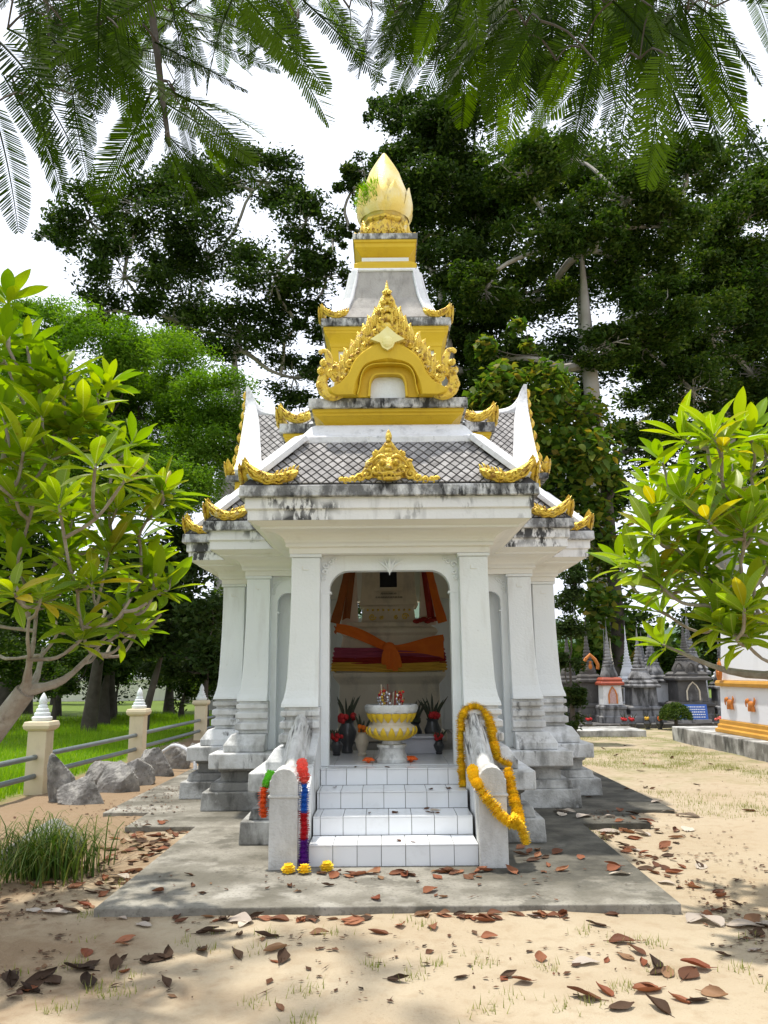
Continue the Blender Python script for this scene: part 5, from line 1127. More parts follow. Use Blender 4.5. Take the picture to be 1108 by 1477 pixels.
# far greenery: separate trees and bushes beyond the temple yard
rg = np.random.default_rng(5)
def small_tree(x, y, h_, r_, leaf, label, seed, count=5000, size=.22):
    rr_ = np.random.default_rng(seed); cl_ = []
    for k in range(7):
        a = rr_.uniform(0, 6.28); q = rr_.uniform(0, .75)
        cl_.append((x+r_*q*math.cos(a), y+r_*q*math.sin(a), h_*(.45+.42*rr_.uniform()), r_*rr_.uniform(.35, .6)))
    return tree('tree', label, [(x, y, -.1), (x, y, h_*.25), (x+.1, y, h_*.45)], .05*h_**.8, cl_, leaf, size, count, 'bark_dark', seed, spread=.36, min_r=.03)
RD = [(2.5, 42, 27, 3.0), (6.5, 43, 30, 3.2), (10.5, 42, 30, 3.2), (15, 43, 31, 3.4), (19.5, 42, 29, 3.2), (5, 42, 22, 3.0), (9, 43, 24.5, 3.0), (13.2, 42, 25, 3.2), (18, 43, 24, 3.2), (22, 42, 22, 3.4), (7, 42, 17.5, 2.8), (11.3, 43, 19, 2.8), (16, 42, 18.5, 3.0), (20.5, 43, 17, 3.0), (4.6, 43, 13.5, 2.4), (9.2, 42, 14, 2.4), (14, 43, 13.5, 2.6), (18.5, 42, 12.5, 2.6), (23, 43, 13, 2.8)]
tree('shade_tree', 'huge dense dark tree farthest back, closing the canopy behind the right-hand trees', [(11.5, 42.5, -.2), (11.5, 42.5, 6), (11.2, 42.5, 12), (11.6, 42.5, 18), (11.3, 42.5, 23)], .7, RD, 'leaf_dark', .30, 80000, 'bark_grey', 30, spread=.26, sub=8, min_r=.08)
small_tree(7.2, 29.0, 3.0, 1.5, 'leaf_feather', 'lime green bush growing behind the grey stupas', 31)
small_tree(9.8, 30.5, 3.5, 1.5, 'leaf_mid', 'mid green bush behind the slender grey stupa', 32)
small_tree(5.1, 30.0, 4.2, 1.3, 'leaf_mid', 'leafy tree glimpsed between the shrine columns and the stupas', 33)
small_tree(11.5, 27.0, 3.6, 1.4, 'leaf_mid', 'green tree beside the white chedi wall', 34)
small_tree(-4.6, 27.5, 4.6, 1.7, 'leaf_mid', 'green tree behind the low dark tree by the fence', 35)
small_tree(-8.2, 31, 4.4, 2.0, 'leaf_under', 'dark green tree beyond the lawn under the feathery tree', 36)
small_tree(-12.5, 27, 8.0, 3.2, 'leaf_mid', 'bushy tree at the far end of the lawn', 37, 14000)
small_tree(-17.5, 29, 9.0, 3.4, 'leaf_under', 'tall dark bushy tree at the left end of the lawn', 55, 14000)
small_tree(-9.3, 27.5, 5.5, 2.2, 'leaf_feather', 'bright green bushy tree beyond the lawn', 56, 12000)
small_tree(-14.5, 33, 6.0, 2.6, 'leaf_under', 'dark tree behind the bushy tree at the lawn end', 38)
for k, (x, y, lb) in enumerate(((-17.5, 43, 'low bush against the distant wall left of the others'), (-14.6, 42, 'round green bush before the distant wall'), (-10.6, 43.5, 'small bush near the middle of the distant wall'), (-8.0, 42, 'broad bush before the distant wall behind the fence'))): small_tree(x, y, 2.4+.4*k, 1.5, ('leaf_mid', 'leaf_feather')[k % 2], lb, 60+k, 3500)
for k, (x, y, lb) in enumerate(((-6.6, 26.5, 'low leafy shrub on the lawn behind the second fence post'), (-9.6, 29, 'rounded shrub on the lawn between two dark trunks'), (-5.2, 25.6, 'dense low shrub behind the third fence post'), (-12.4, 31, 'spreading shrub at the far side of the lawn'))): small_tree(x, y, 2.2+.25*k, 1.4, ('leaf_mid', 'leaf_under')[k % 2], lb, 80+k, 5000, .16)
small_tree(-2.2, 33, 6, 2.2, 'leaf_under', 'dark tree hidden behind the left columns of the shrine', 39)
tree('shade_tree', 'dark leafy tree filling the gap between the shrine and the vine-covered trunk', [(5.2, 36, -.1), (5.2, 36, 4), (5.0, 36, 8), (5.1, 36, 11)], .35, [(4.6, 36, 9.8, 1.6), (6.6, 35, 8.6, 1.5), (5.4, 36, 12.2, 1.7), (7.2, 36, 11.6, 1.5), (4.2, 35, 12.9, 1.4), (6.0, 36, 6.6, 1.2), (8.6, 36, 10.4, 1.3), (10.4, 37, 9.6, 1.2), (4.8, 36, 7.6, 1.2)], 'leaf_dark', .25, 60000, 'bark_dark', 44, spread=.24, sub=9, min_r=.05)
tree('tall_bush', 'tall dark bush growing right behind the shrine beside the small stupas', [(4.0, 17.6, 0), (4.0, 17.6, .8), (4.0, 17.6, 1.8)], .06, [(3.95, 17.6, 1.0, .30), (4.0, 17.8, 1.7, .32), (4.05, 17.5, 2.4, .32), (4.1, 17.7, 3.0, .32), (3.9, 17.6, .5, .25), (4.2, 17.6, 3.5, .32)], 'leaf_under', .10, 9000, 'bark_dark', 45, spread=.34, min_r=.015)
for x, y, h_, r_, lf, lb, sd_ in ((-11.5, 21.0, 4.6, 1.8, 'leaf_under', 'dark leafy tree on the lawn behind the left frangipani', 47), (-8.6, 25.0, 4.2, 1.6, 'leaf_mid', 'leafy green tree under the feathery crown', 48), (-13.2, 21.5, 5.4, 2.0, 'leaf_mid', 'wide green tree at the left edge of the lawn', 49), (-5.0, 22.5, 3.6, 1.3, 'leaf_under', 'dark shrubby tree behind the third fence post', 50)):
    small_tree(x, y, h_, r_, lf, lb, sd_, 9000, .15)
C = []; T = []
for k in range(170):
    x = rg.uniform(-75, 80); y = rg.uniform(62, 95); h_ = rg.uniform(2.5, 6.5); n_ = 190
    C.append(np.array([x, y, h_*.5])+rg.normal(size=(n_, 3))*np.array([1.9, 1.2, h_*.27])); T.append(np.clip(rg.normal(.4, .25, n_), 0, 1))
o = inst('far_treeline', fast_mesh('far_treeline', leaf_verts(np.concatenate(C), .8, .6, .5, rg), 4, 'leaf_mid', tint=np.repeat(np.concatenate(T), 4))); tag(o, 'distant belt of green trees on the horizon', 'trees', kind='stuff')
hx = np.linspace(-900, 900, 60); hv = []; hf = []
for j, (yy, k) in enumerate(((800, 0), (900, .55), (1050, 1.))):
    for i, x in enumerate(hx): hv.append((x, yy+60*math.sin(x*.004), max(0, k*(60+35*math.sin(x*.006+1)+18*math.sin(x*.017))) - (3 if k == 0 else 0)))
for j in range(2):
    for i in range(59): hf.append((j*60+i, j*60+i+1, (j+1)*60+i+1, (j+1)*60+i))
tag(MB().add(hv, hf).build('hills', 'hill', None, smooth=True), kind='structure')

# climbing big-leaved plant and its host trunk
def big_leaf(L=.26, W_=.19, n=5):
    b = MB(); rows = []
    for i in range(n+1):
        t_ = i/n; wd = W_*.5*math.sin(math.pi*(.06+.94*t_)**.75)+.002; z = -.10*L*t_*t_
        rows.append([(-wd, L*t_, z+wd*.22), (0, L*t_, z), (wd, L*t_, z+wd*.22)])
    return b.loft(rows, False, False, closed=False)
vl = [big_leaf(.34, .26).mesh('leaf', 'leaf_vine_obj', True), big_leaf(.40, .25).mesh('leaf', 'leaf_vine_obj', True)]
VINE = [(x*1.29, y*1.29, 1.5+(z-1.5)*1.29, r*1.29) for x, y, z, r in VINE]
vr = thing('vine_covered_tree', 'thick dark trunk overgrown by a climber with big green and yellowing leaves', 'tree', (8.05, 27.6, 0))
rng = np.random.default_rng(41); wood = MB()
base = np.array([8.05, 27.6, 0.])
grow([(8.05, 27.6, -.1), (8.0, 27.6, 2.5), (7.95, 27.6, 5), (7.88, 27.5, 7), (7.8, 27.5, 9), (7.7, 27.4, 10.4)], VINE, .27, rng, wood, .02, .1, .05)
wood.v = [tuple(np.array(p_)-base) for p_ in wood.v]; wood.build('trunk', 'bark_dark', vr, smooth=True)
pts = []; wt = np.array([c[3]**1.5 for c in VINE]); wt /= wt.sum()
for k in range(5200):
    c = VINE[rng.choice(len(VINE), p=wt)]; d = rng.normal(size=3); d /= np.linalg.norm(d); d *= c[3]*rng.uniform(.4, 1.1); pts.append(np.array(c[:3])+d)
for k in range(700):
    a = rng.uniform(0, 6.28); z = rng.uniform(1.5, 11); r_ = rng.uniform(.3, .75); pts.append(np.array([7.95+r_*math.cos(a), 27.55+r_*math.sin(a), z]))
pts = np.array(pts); order = np.argsort(pts[:, 1])
for k in order[:300]:
    az = rng.uniform(-2.2, 2.2); mt = Matrix.Translation(Vector(pts[k]-base)) @ Matrix.Rotation(math.pi+az, 4, 'Z') @ Matrix.Rotation(rng.uniform(-1.1, .2), 4, 'X') @ Matrix.Rotation(rng.uniform(-.5, .5), 4, 'Y') @ Matrix.Scale(rng.uniform(.6, 1.15), 4)
    inst('leaf', vl[k % 2], vr, mt)
rest = pts[order[300:]]
o = inst('crown', fast_mesh('crown', leaf_verts(rest-base, .33, .72, .8, rng), 4, 'leaf_vine', tint=np.repeat(np.clip(rng.normal(.4, .25, len(rest)), 0, 1), 4)), vr); o['kind'] = 'stuff'
# round clipped bush in front of the stupas
rng = np.random.default_rng(43); d = rng.normal(size=(5200, 3)); d /= np.linalg.norm(d, axis=1)[:, None]; d[:, 2] = np.abs(d[:, 2])*1.0-.25
bs = thing('clipped_bush', 'round clipped dark green bush in front of the small stupas', 'bush', (7.4, 21.0, 0))
MB().tube([(0, 0, -.05), (0, 0, .3)], [.06, .04], 8).build('stem', 'bark_dark', bs)
o = inst('foliage', fast_mesh('foliage', leaf_verts(d*(.42*(1+.08*np.sin(d[:, :1]*7)*np.sin(d[:, 1:2]*8)))*rng.uniform(.75, 1.03, (5200, 1))+np.array([0, 0, .36]), .05, .5, .4, rng), 4, 'leaf_mid', tint=np.repeat(rng.uniform(0, 1, 5200), 4)), bs); o['kind'] = 'stuff'

# frangipani trees at both sides
def frangi_leaf(L, W_, droop, fold):
    b = MB(); rows = []; n = 8
    for i in range(n+1):
        t_ = i/n; wd = W_*.5*(math.sin(math.pi*min(1., (.04+.96*t_)**1.25))**.85)+.0015; 
        z = -droop*L*t_*t_; x = 0
        rows.append([(-wd, L*t_, z+wd*fold), (-wd*.5, L*t_, z+wd*fold*.35), (0, L*t_, z-.002), (wd*.5, L*t_, z+wd*fold*.35), (wd, L*t_, z+wd*fold)])
    return b.loft(rows, False, False, closed=False)
FLV = [frangi_leaf(.25, .074, dr, fo).mesh('leaf', 'leaf_frangi', True) for dr, fo in ((.05, .35), (.16, .25), (.28, .30), (.10, .55))]
def frangipani(label, trunk, tips, extra, seed, face, bare=()):
    rng = np.random.default_rng(seed); tips = list(tips)+[(x-face*abs(rng.normal())*.10, y+rng.normal()*.22, z-abs(rng.normal())*.10) for x, y, z in tips]; base = np.array(trunk[0], float)
    root = thing('frangipani_tree', label, 'tree', tuple(base)); wood = MB()
    allt = list(tips)+list(extra)+list(bare); nodes = []; barek = {tuple(q) for q in bare}; m_ = len(trunk)
    wood.tube([tuple(p_) for p_ in trunk], [.10, .088, .078, .066][:m_], 10)
    for p_ in trunk[2:]: nodes.append((np.array(p_, float), .055))
    top = np.array(trunk[-1], float); ends = []
    for c in sorted(allt, key=lambda q: np.linalg.norm(np.array(q)-top)):
        c = np.array(c, float)
        best = min(nodes, key=lambda q: np.linalg.norm(q[0]-c)*(1+1.2*max(0, (q[0][2]-c[2]+.05)/(np.linalg.norm(q[0]-c)+1e-6)))+.62*np.linalg.norm(q[0]-top))
        a = best[0]; dv_ = c-a; L = np.linalg.norm(dv_)+1e-6
        mid = a+dv_*.55+np.array([0, 0, -.16*L])+rng.normal(size=3)*.05*L
        pth = smooth_path([a, mid, c], 9); ra = max(.013, best[1]*.80); rs = [ra+(.0095-ra)*(i/8)**.8 for i in range(9)]
        rs = [r_*(1+.12*math.sin(i*2.3)) for i, r_ in enumerate(rs)]
        wood.tube(pth, rs, 7)
        for p_, r_ in list(zip(pth, rs))[2:-1]: nodes.append((np.array(p_), r_))
        d = np.array(pth[-1])-np.array(pth[-3]); d /= np.linalg.norm(d); d = d*.6+np.array([0, 0, .6])
        if tuple(c) not in barek: ends.append((np.array(c), d/np.linalg.norm(d)))
    wood.v = [tuple(np.array(p_)-base) for p_ in wood.v]; wood.build('trunk', 'bark_frangi', root, smooth=True)
    leaves = []
    for c, d in ends:
        Q = Vector(d).to_track_quat('Z', 'Y').to_matrix().to_4x4(); n_ = rng.integers(11, 16); a0 = rng.uniform(0, 6.28)
        for k in range(n_):
            t_ = k/n_; az = a0+k*2.4+rng.normal()*.2; el = 1.05-1.35*t_+rng.normal()*.14; h0 = .02-.075*t_
            mt = Matrix.Translation(Vector(c-base)) @ Q @ Matrix.Translation((0, 0, h0)) @ Matrix.Rotation(az, 4, 'Z') @ Matrix.Translation((0, .012, 0)) @ Matrix.Rotation(el, 4, 'X') @ Matrix.Rotation(rng.normal()*.25, 4, 'Y') @ Matrix.Scale(rng.uniform(.72, 1.15)*(.8+.3*math.sin(math.pi*min(1, t_+.25))), 4)
            leaves.append((mt, rng.integers(0, 4), float(np.linalg.norm(c-np.array([0, 0, 1.5])))))
    leaves.sort(key=lambda q: q[2])
    for mt, k, _ in leaves[:300]: inst('leaf', FLV[k], root, mt)
    if leaves[300:]:
        V_, F_, T_ = [], [], []; nv = 0
        for mt, k, _ in leaves[300:]:
            me = FLV[k]; co = np.array([tuple(mt @ v_.co) for v_ in me.vertices]); V_.append(co)
            F_.append(np.array([tuple(p_.vertices) for p_ in me.polygons])+nv); nv += len(co); T_.append(np.full(len(co), rng.uniform(0, 1)))
        o = inst('leaves', fast_mesh('leaves', np.concatenate(V_), 4, 'leaf_frangi_at', tint=np.concatenate(T_), faces=np.concatenate(F_)), root); o['kind'] = 'stuff'
    return root
rng = np.random.default_rng(51)
exL = [(rng.uniform(-4.4, -2.5), rng.uniform(4.2, 6.6), rng.uniform(2.0, 4.0)) for _ in range(30)]+[(-2.95+1.3*q*rng.uniform(.5, 1.0)+.0*q, rng.uniform(5.2, 6.6), 3.75-1.9*q+rng.uniform(-.35, .1)) for q in rng.uniform(0, 1, 18)]
frangipani('frangipani tree with bright green leaf rosettes leaning over the fence beside the shrine pad', [(-3.05, 5.6, -.05), (-2.92, 5.55, .45), (-2.70, 5.45, .98), (-2.36, 5.35, 1.40)], FL, exL, 52, 1, [(-2.45+1.0*q, 5.0+1.2*rng.uniform(), 1.62+.55*rng.uniform()+.1*q) for q in rng.uniform(0, 1, 26)])
exL = [(x, y, min(z, 1.40+.38*y)) for x, y, z in exL]
exR = [(rng.uniform(2.7, 4.3), rng.uniform(4.3, 6.6), rng.uniform(1.8, 3.6)) for _ in range(34)]+[(rng.uniform(2.05, 3.0), rng.uniform(5.2, 6.4), rng.uniform(1.9, 2.95)) for _ in range(9)]
exR = [(x, y, min(z, 1.42+.27*y)) for x, y, z in exR]
frangipani('frangipani tree with yellowing leaf rosettes in front of the white chedi', [(3.55, 5.5, -.05), (3.35, 5.45, .6), (3.05, 5.4, 1.1), (2.75, 5.35, 1.45)], FR, exR, 53, -1, [(2.95-.85*q, 4.9+1.2*rng.uniform(), 1.75+.7*rng.uniform()) for q in rng.uniform(0, 1, 22)])
fm = MB()
for k in range(5):
    a = 2*math.pi*k/5; fm.tube([(0, 0, 0), (.022*math.cos(a), .022*math.sin(a), .02), (.042*math.cos(a+.3), .042*math.sin(a+.3), .022)], [.006, .018, .006], 6, ((0, 0, 1), .5))
fm = fm.mesh('blossom', 'ink_white', True)
tag(inst('blossom', fm, None, Matrix.Translation((1.64, 5.0, 2.16)) @ Matrix.Rotation(1.0, 4, 'X') @ Matrix.Scale(1.3, 4)), 'creamy frangipani blossom at a branch tip of the frangipani by the white chedi', 'blossom')

# overhanging flame-tree fronds near the camera
def pinna(L, n, wl, seed, curl=.10):
    rnd = np.random.default_rng(seed); V_ = []; b = MB(); path = []
    for i in range(n+1):
        t_ = i/n; path.append(np.array([.03*L*math.sin(t_*3+seed), L*t_, -curl*L*t_*t_]))
    b.tube([tuple(p_) for p_ in path[::3]], [.0022*(1-.7*i/len(path[::3])) for i in range(len(path[::3]))], 5)
    for i in range(2, n+1):
        t_ = i/n; l_ = wl*(math.sin(math.pi*min(1, (.10+.88*t_)))**.55); 
        for s in (-1, 1):
            d = np.array([s*math.cos(.45+.25*t_), math.sin(.45+.25*t_), -.10+rnd.normal()*.07]); d /= np.linalg.norm(d)
            p0 = path[i]; w_ = L/n*.37; sd_ = np.array([-d[1]*s, d[0]*s, rnd.normal()*.25]); sd_ = sd_/np.linalg.norm(sd_)*w_
            q = [p0, p0+d*l_*.25+sd_, p0+d*l_*.85+sd_*.8, p0+d*l_, p0+d*l_*.85-sd_*.8, p0+d*l_*.25-sd_]
            b.add([tuple(x) for x in q], [(0, 1, 2, 3, 4, 5)])
    return b.mesh('frond', 'leaf_fern')
PM = [pinna(.24, 52, .046, 1, .12), pinna(.24, 46, .043, 2, .02), pinna(.24, 54, .049, 3, .26), pinna(.24, 48, .040, 4, .18)]
ft = thing('flame_tree', 'overhanging flame tree branches with drooping feathery fronds above the viewer', 'tree', (-2.6, .6, 0))
base = Vector((-2.6, .6, 0)); wood = MB()
tk = [(-2.6, .6, -.1), (-2.55, .65, 1.6), (-2.3, .9, 3.2), (-1.6, 1.4, 4.2), (-.6, 1.9, 4.6), (.6, 2.1, 4.7), (1.6, 2.2, 4.6)]
wood.tube(smooth_path(tk, 24), [.16-.0055*i for i in range(24)], 9)
twigs = [[(-.9, 1.8, 4.5), (-.80, 2.0, 4.0), (-.72, 2.1, 3.6), (-.66, 2.13, 3.2), (-.62, 2.08, 3.02)], [(-1.5, 1.5, 4.3), (-1.3, 2.0, 4.0), (-1.15, 2.2, 3.8), (-1.0, 2.1, 3.45)], [(0, 2.0, 4.65), (.1, 2.1, 4.1), (.05, 2.15, 3.7)], [(.6, 2.1, 4.7), (.5, 2.2, 4.2), (.45, 2.2, 3.8)], [(.9, 2.1, 4.65), (.85, 2.1, 4.0), (.8, 2.0, 3.45)], [(1.2, 2.15, 4.6), (1.1, 2.2, 4.1), (1.03, 2.3, 3.75)], [(-.4, 1.9, 4.6), (-.4, 2.0, 4.1), (-.36, 1.9, 3.7)]]
nodes = []
for tw in twigs:
    pth = smooth_path(tw, 14); wood.tube(pth, [.020-.0011*i for i in range(14)], 6); nodes += [Vector(p_) for p_ in pth[5:]]
rng = np.random.default_rng(61)
PIN = list(PIN)
for a, b in list(PIN):
    for q in range(2):
        o_ = np.array([rng.normal()*.07, abs(rng.normal())*.22+.05, rng.normal()*.03]); o_[2] += o_[1]*.95; t_ = np.array([rng.normal()*.07, 0, abs(rng.normal())*.05])
        PIN.append((tuple(np.array(a)+o_), tuple(np.array(b)+o_+t_)))
for q in range(46):          # thicker tuft to the right of the spire, above
    x = rng.uniform(.12, 1.25); y = rng.uniform(1.8, 2.7); z = 1.5+y*rng.uniform(.95, 1.10)
    PIN.append(((x, y, z), (x+rng.normal()*.12, y+rng.normal()*.08, z-rng.uniform(.18, .34))))
for q in range(26):
    x = rng.uniform(-1.3, -.1); y = rng.uniform(1.8, 2.7); z = 1.5+y*rng.uniform(.92, 1.05)
    PIN.append(((x, y, z), (x+rng.normal()*.15, y+rng.normal()*.08, z-rng.uniform(.14, .28))))
PIN.sort(key=lambda q: min((n_-Vector(q[0])).length for n_ in nodes))
for k, (a, b) in enumerate(PIN):
    a, b = Vector(a), Vector(b); nd = min(nodes, key=lambda q: (q-a).length); d = b-a; L = d.length; nodes.append(a)
    if (nd-a).length > .01: wood.tube(smooth_path([tuple(nd), tuple((nd+a)/2+Vector((0, 0, .03))), tuple(a)], 5), [.004, .0035, .003, .0027, .0024], 4)
    Y_ = d.normalized(); Zr = Vector((rng.normal()*.5, -1.0, .55+rng.normal()*.3)); X_ = Y_.cross(Zr).normalized(); Z_ = X_.cross(Y_)
    sc = L/.24
    mt = Matrix(((X_.x*sc, Y_.x*sc, Z_.x*sc, a.x-base.x), (X_.y*sc, Y_.y*sc, Z_.y*sc, a.y-base.y), (X_.z*sc, Y_.z*sc, Z_.z*sc, a.z-base.z), (0, 0, 0, 1)))
    inst('frond', PM[k % 4], ft, mt)
# the canopy goes on outside the view, over the viewer's left
for k in range(150):
    a = Vector((rng.uniform(-4.6, -1.5), rng.uniform(.2, 3.4), rng.uniform(3.9, 5.2))); az = rng.uniform(0, 6.28)
    if a.y > 1.2 and a.x > -2.6 and a.z < 4.2: continue
    mt = Matrix.Translation(a-base) @ Matrix.Rotation(az, 4, 'Z') @ Matrix.Rotation(rng.uniform(-.7, .1), 4, 'X') @ Matrix.Scale(rng.uniform(1.2, 2.0), 4)
    inst('frond', PM[k % 4], ft, mt)
tk2 = smooth_path([(-2.5, .7, 2.2), (-2.6, 1.6, 4.6), (-2.4, 2.8, 6.2), (-2.0, 4.2, 6.9), (-1.2, 5.2, 7.2)], 20); wood.tube(tk2, [.10-.004*i for i in range(20)], 8)
for k in range(70):
    a = Vector((-1.0-abs(rng.normal())*1.5, rng.uniform(3.0, 5.9), rng.uniform(6.7, 7.8))); q = Vector(tk2[rng.integers(9, 20)])
    if k % 5 == 0: wood.tube([tuple(q), tuple((a+q)/2+Vector((0, 0, .15))), tuple(a)], [.02, .014, .006], 5)
    inst('frond', PM[k % 4], ft, Matrix.Translation(a-base) @ Matrix.Rotation(rng.uniform(0, 6.28), 4, 'Z') @ Matrix.Rotation(rng.uniform(-.5, .1), 4, 'X') @ Matrix.Scale(rng.uniform(1.6, 2.8), 4))
wood.v = [tuple(Vector(p_)-base) for p_ in wood.v]; wood.build('trunk', 'bark_dark', ft, smooth=True)

# grass: lawn beyond the fence, tufts on the sand, drooping clump
def blades(xy, h_, w_, rng, z=None, lean=.5):
    N = len(xy); az = rng.uniform(0, 6.28, N); H = h_*rng.uniform(.5, 1.3, N); ln = rng.uniform(.1, lean, N)*H
    zb = gh(xy[:, 0], xy[:, 1]) if z is None else np.full(N, z)
    b = np.stack([xy[:, 0], xy[:, 1], zb-.005], 1); sd_ = np.stack([-np.sin(az), np.cos(az), 0*az], 1)*w_; tp = b+np.stack([np.cos(az)*ln, np.sin(az)*ln, H], 1)
    v_ = np.empty((N, 3, 3)); v_[:, 0] = b-sd_; v_[:, 1] = b+sd_; v_[:, 2] = tp; return v_.reshape(-1, 3)
rng = np.random.default_rng(71); n_ = 70000
xy = np.stack([-4.75-np.abs(rng.normal(size=n_))*4.2, 8+rng.uniform(0, 1, n_)**1.3*22], 1)
o = inst('lawn_grass', fast_mesh('lawn_grass', blades(xy, .10+.16*np.clip(np.sin(xy[:, 0]*1.3)*np.sin(xy[:, 1]*.9+1)+.2, 0, 1), .008, rng, 0.), 3, 'grass', tint=np.repeat(np.clip(rng.normal(.5, .25, n_), 0, 1), 3))); tag(o, 'bright green grass and weeds of the lawn beyond the fence', 'grass', kind='stuff')
xs = []; cen = np.stack([rng.uniform(-2.2, 3.2, 46), rng.uniform(3.9, 5.3, 46)], 1)
for c in cen: xs.append(c+rng.normal(size=(rng.integers(8, 40), 2))*.045)
cen = np.stack([rng.uniform(2.6, 6.0, 900), rng.uniform(8.5, 19.5, 900)], 1)
for c in cen:
    if math.sin(c[0]*1.7+c[1]*.9)+math.sin(c[1]*1.3-c[0]) > -.2 and not (c[0] < 3.3 and c[1] < 13.6): xs.append(c+rng.normal(size=(rng.integers(16, 50), 2))*.13)
for c in ((1.93, 8.0), (1.95, 7.7), (2.2, 8.05), (-1.95, 6.3), (-1.92, 5.5)): xs.append(np.array(c)+rng.normal(size=(40, 2))*.05)
xy = np.concatenate(xs)
o = inst('sparse_grass', fast_mesh('sparse_grass', blades(xy, .045, .0028, rng, None, .9), 3, 'grass_dry', tint=np.repeat(np.clip(rng.normal(.4, .25, len(xy)), 0, 1), 3))); tag(o, 'sparse yellowish grass tufts growing through the sand', 'grass', kind='stuff')
gc = thing('grass_clump', 'drooping clump of long green grass blades beside the dark boulder', 'grass', (-2.62, 6.5, 0))
rng = np.random.default_rng(73); V_ = []; F_ = []; T_ = []; nv = 0
for k in range(430):
    b0 = np.array([rng.normal()*.20, rng.normal()*.15, -.01]); az = rng.uniform(0, 6.28); H = rng.uniform(.26, .50); R_ = rng.uniform(.22, .62); w_ = rng.uniform(.004, .008)
    pts = []; 
    for i in range(6):
        t_ = i/5; pts.append(b0+np.array([math.cos(az)*R_*t_**1.5, math.sin(az)*R_*t_**1.5, H*(2.5*t_-2.2*t_*t_*(.6+.6*R_))]))
    sd_ = np.array([-math.sin(az), math.cos(az), 0])
    for i, p_ in enumerate(pts):
        p_[2] = max(p_[2], .005); V_ += [p_-sd_*w_*(1-.85*i/5), p_+sd_*w_*(1-.85*i/5)]
    for i in range(5): F_.append((nv+2*i, nv+2*i+1, nv+2*i+3, nv+2*i+2))
    nv += 12; T_ += [rng.uniform(0, 1)]*12
o = inst('blades', fast_mesh('blades', np.array(V_), 4, 'grass_clump', tint=np.array(T_), faces=np.array(F_)), gc); o['kind'] = 'stuff'

# fallen leaves
def dead_leaf(L, W_, curl, roll, seed, mat):
    """dried leaf: one side lifted and rolled, the tip kinked, the margin uneven"""
    rnd = random.Random(seed); b = MB(); rows = []; n = 8; ph = rnd.uniform(0, 6)
    for i in range(n+1):
        t_ = i/n; wd = W_*.5*(math.sin(math.pi*min(1, (.05+.95*t_)**.85))+.03)*(1+.12*math.sin(t_*9+ph)); x0 = L*(t_-.5)*(1-.12*curl)
        bend = curl*L*.22*(t_**2.2)+.03*L*math.sin(t_*5+ph); row = []
        for u_ in (-1, -.66, -.33, 0, .33, .66, 1):
            a = roll*(.4+.6*t_)*max(0, u_)*1.7-.35*roll*max(0, -u_)
            y = wd*(math.sin(a)/a*u_ if abs(a) > 1e-3 else u_); z = wd*abs(u_)*(1-math.cos(a))/(abs(a)+1e-3)+bend+.02*L*math.sin(u_*4+t_*6+seed)
            row.append((x0, y, z))
        rows.append(row)
    zmin = min(p_[2] for r_ in rows for p_ in r_); rows = [[(x, y, z-zmin+.002) for x, y, z in r_] for r_ in rows]
    b.loft(rows, False, False, closed=False)
    b.tube([(rows[0][3][0]-.03, 0, rows[0][3][2]), rows[0][3], rows[n//2][3]], [.0015, .002, .001], 4)
    return b.mesh('fallen_leaf', mat, True)
KINDS = [('fallen', 'reddish-brown dried leaf', [dead_leaf(.15, .085, c, t_, s, 'fallen') for s, (c, t_) in enumerate(((.3, .8), (.8, 1.2), (.4, 1.0), (1.1, 1.6), (.5, 1.9), (.1, .5), (.9, .9)))]),
         ('fallen_dark', 'dark shrivelled dead leaf', [dead_leaf(.15, .075, c, t_, 10+s, 'fallen_dark') for s, (c, t_) in enumerate(((.6, 1.7), (.3, 1.2), (.9, 2.0), (.2, .7)))]),
         ('fallen_pale', 'large pale grey-brown dried leaf', [dead_leaf(.20, .12, c, t_, 20+s, 'fallen_pale') for s, (c, t_) in enumerate(((.1, .3), (.25, .6), (.4, .9)))])]
def zone(x, y, z):
    if z > .15: return 'on the tiled stair steps'
    if z > .05: return 'on the mossy right side of the pad' if x > .9 and y > 6.2 else 'at the foot of the stairs on the pad' if y > 6.05 and abs(x) < 1 else 'on the open front of the concrete pad'
    if y > 8.6 and x > 2: return 'on the grassy sand towards the small stupas'
    if x < -1.85 and y > 5.3: return 'on the brown soil between pad and fence'
    if x > 1.85 and y > 5.3: return 'on the sand beside the mossy side of the pad'
    return 'against the front edge of the pad' if y > 5.15 else 'on the open sand in front of the pad'
rng = np.random.default_rng(81)
def surf(x, y):
    """height of what a leaf at x, y lies on, or None where it cannot lie"""
    lx, ly = x-CX, y-CY
    for i in range(4):
        yb = sy[i+1] if i < 3 else -3.3
        if abs(lx) < NX-.07 and sy[i]+.03 < ly < yb-.03: return sz[i]+.001
    if abs(lx) < .95 and -4.78 < ly < -3.2: return None
    def ins(e): return (abs(lx) < .95+e and -3.43-e < ly < 0) or (abs(lx) < 1.68+e and abs(ly) < 1.68+e) or (abs(lx) < 2.13+e and abs(ly) < .82+e)
    if ins(.46): return None
    if (abs(x) < 1.86 and 5.44 < y < 13) or (abs(x) < 2.55 and 8.2 < y < 13) or (abs(x) < 3.05 and 9.0 < y < 13): return .052
    return float(gh(x, y))+.001
spots = []
def scatter(n_, f, w_=(.6, .3, .1), sc=(.55, 1.15)):
    k = 0; tries = 0
    while k < n_ and tries < n_*20:
        tries += 1; x, y = f(); z = surf(x, y)
        if z is None: continue
        spots.append((x, y, z, rng.choice(3, p=w_), rng.uniform(*sc))); k += 1
U_ = rng.uniform; Nn = rng.normal
scatter(34, lambda: (U_(-1.1, 1.1), 5.38-abs(Nn())*.07), (.85, .1, .05))                         # against the front edge of the pad
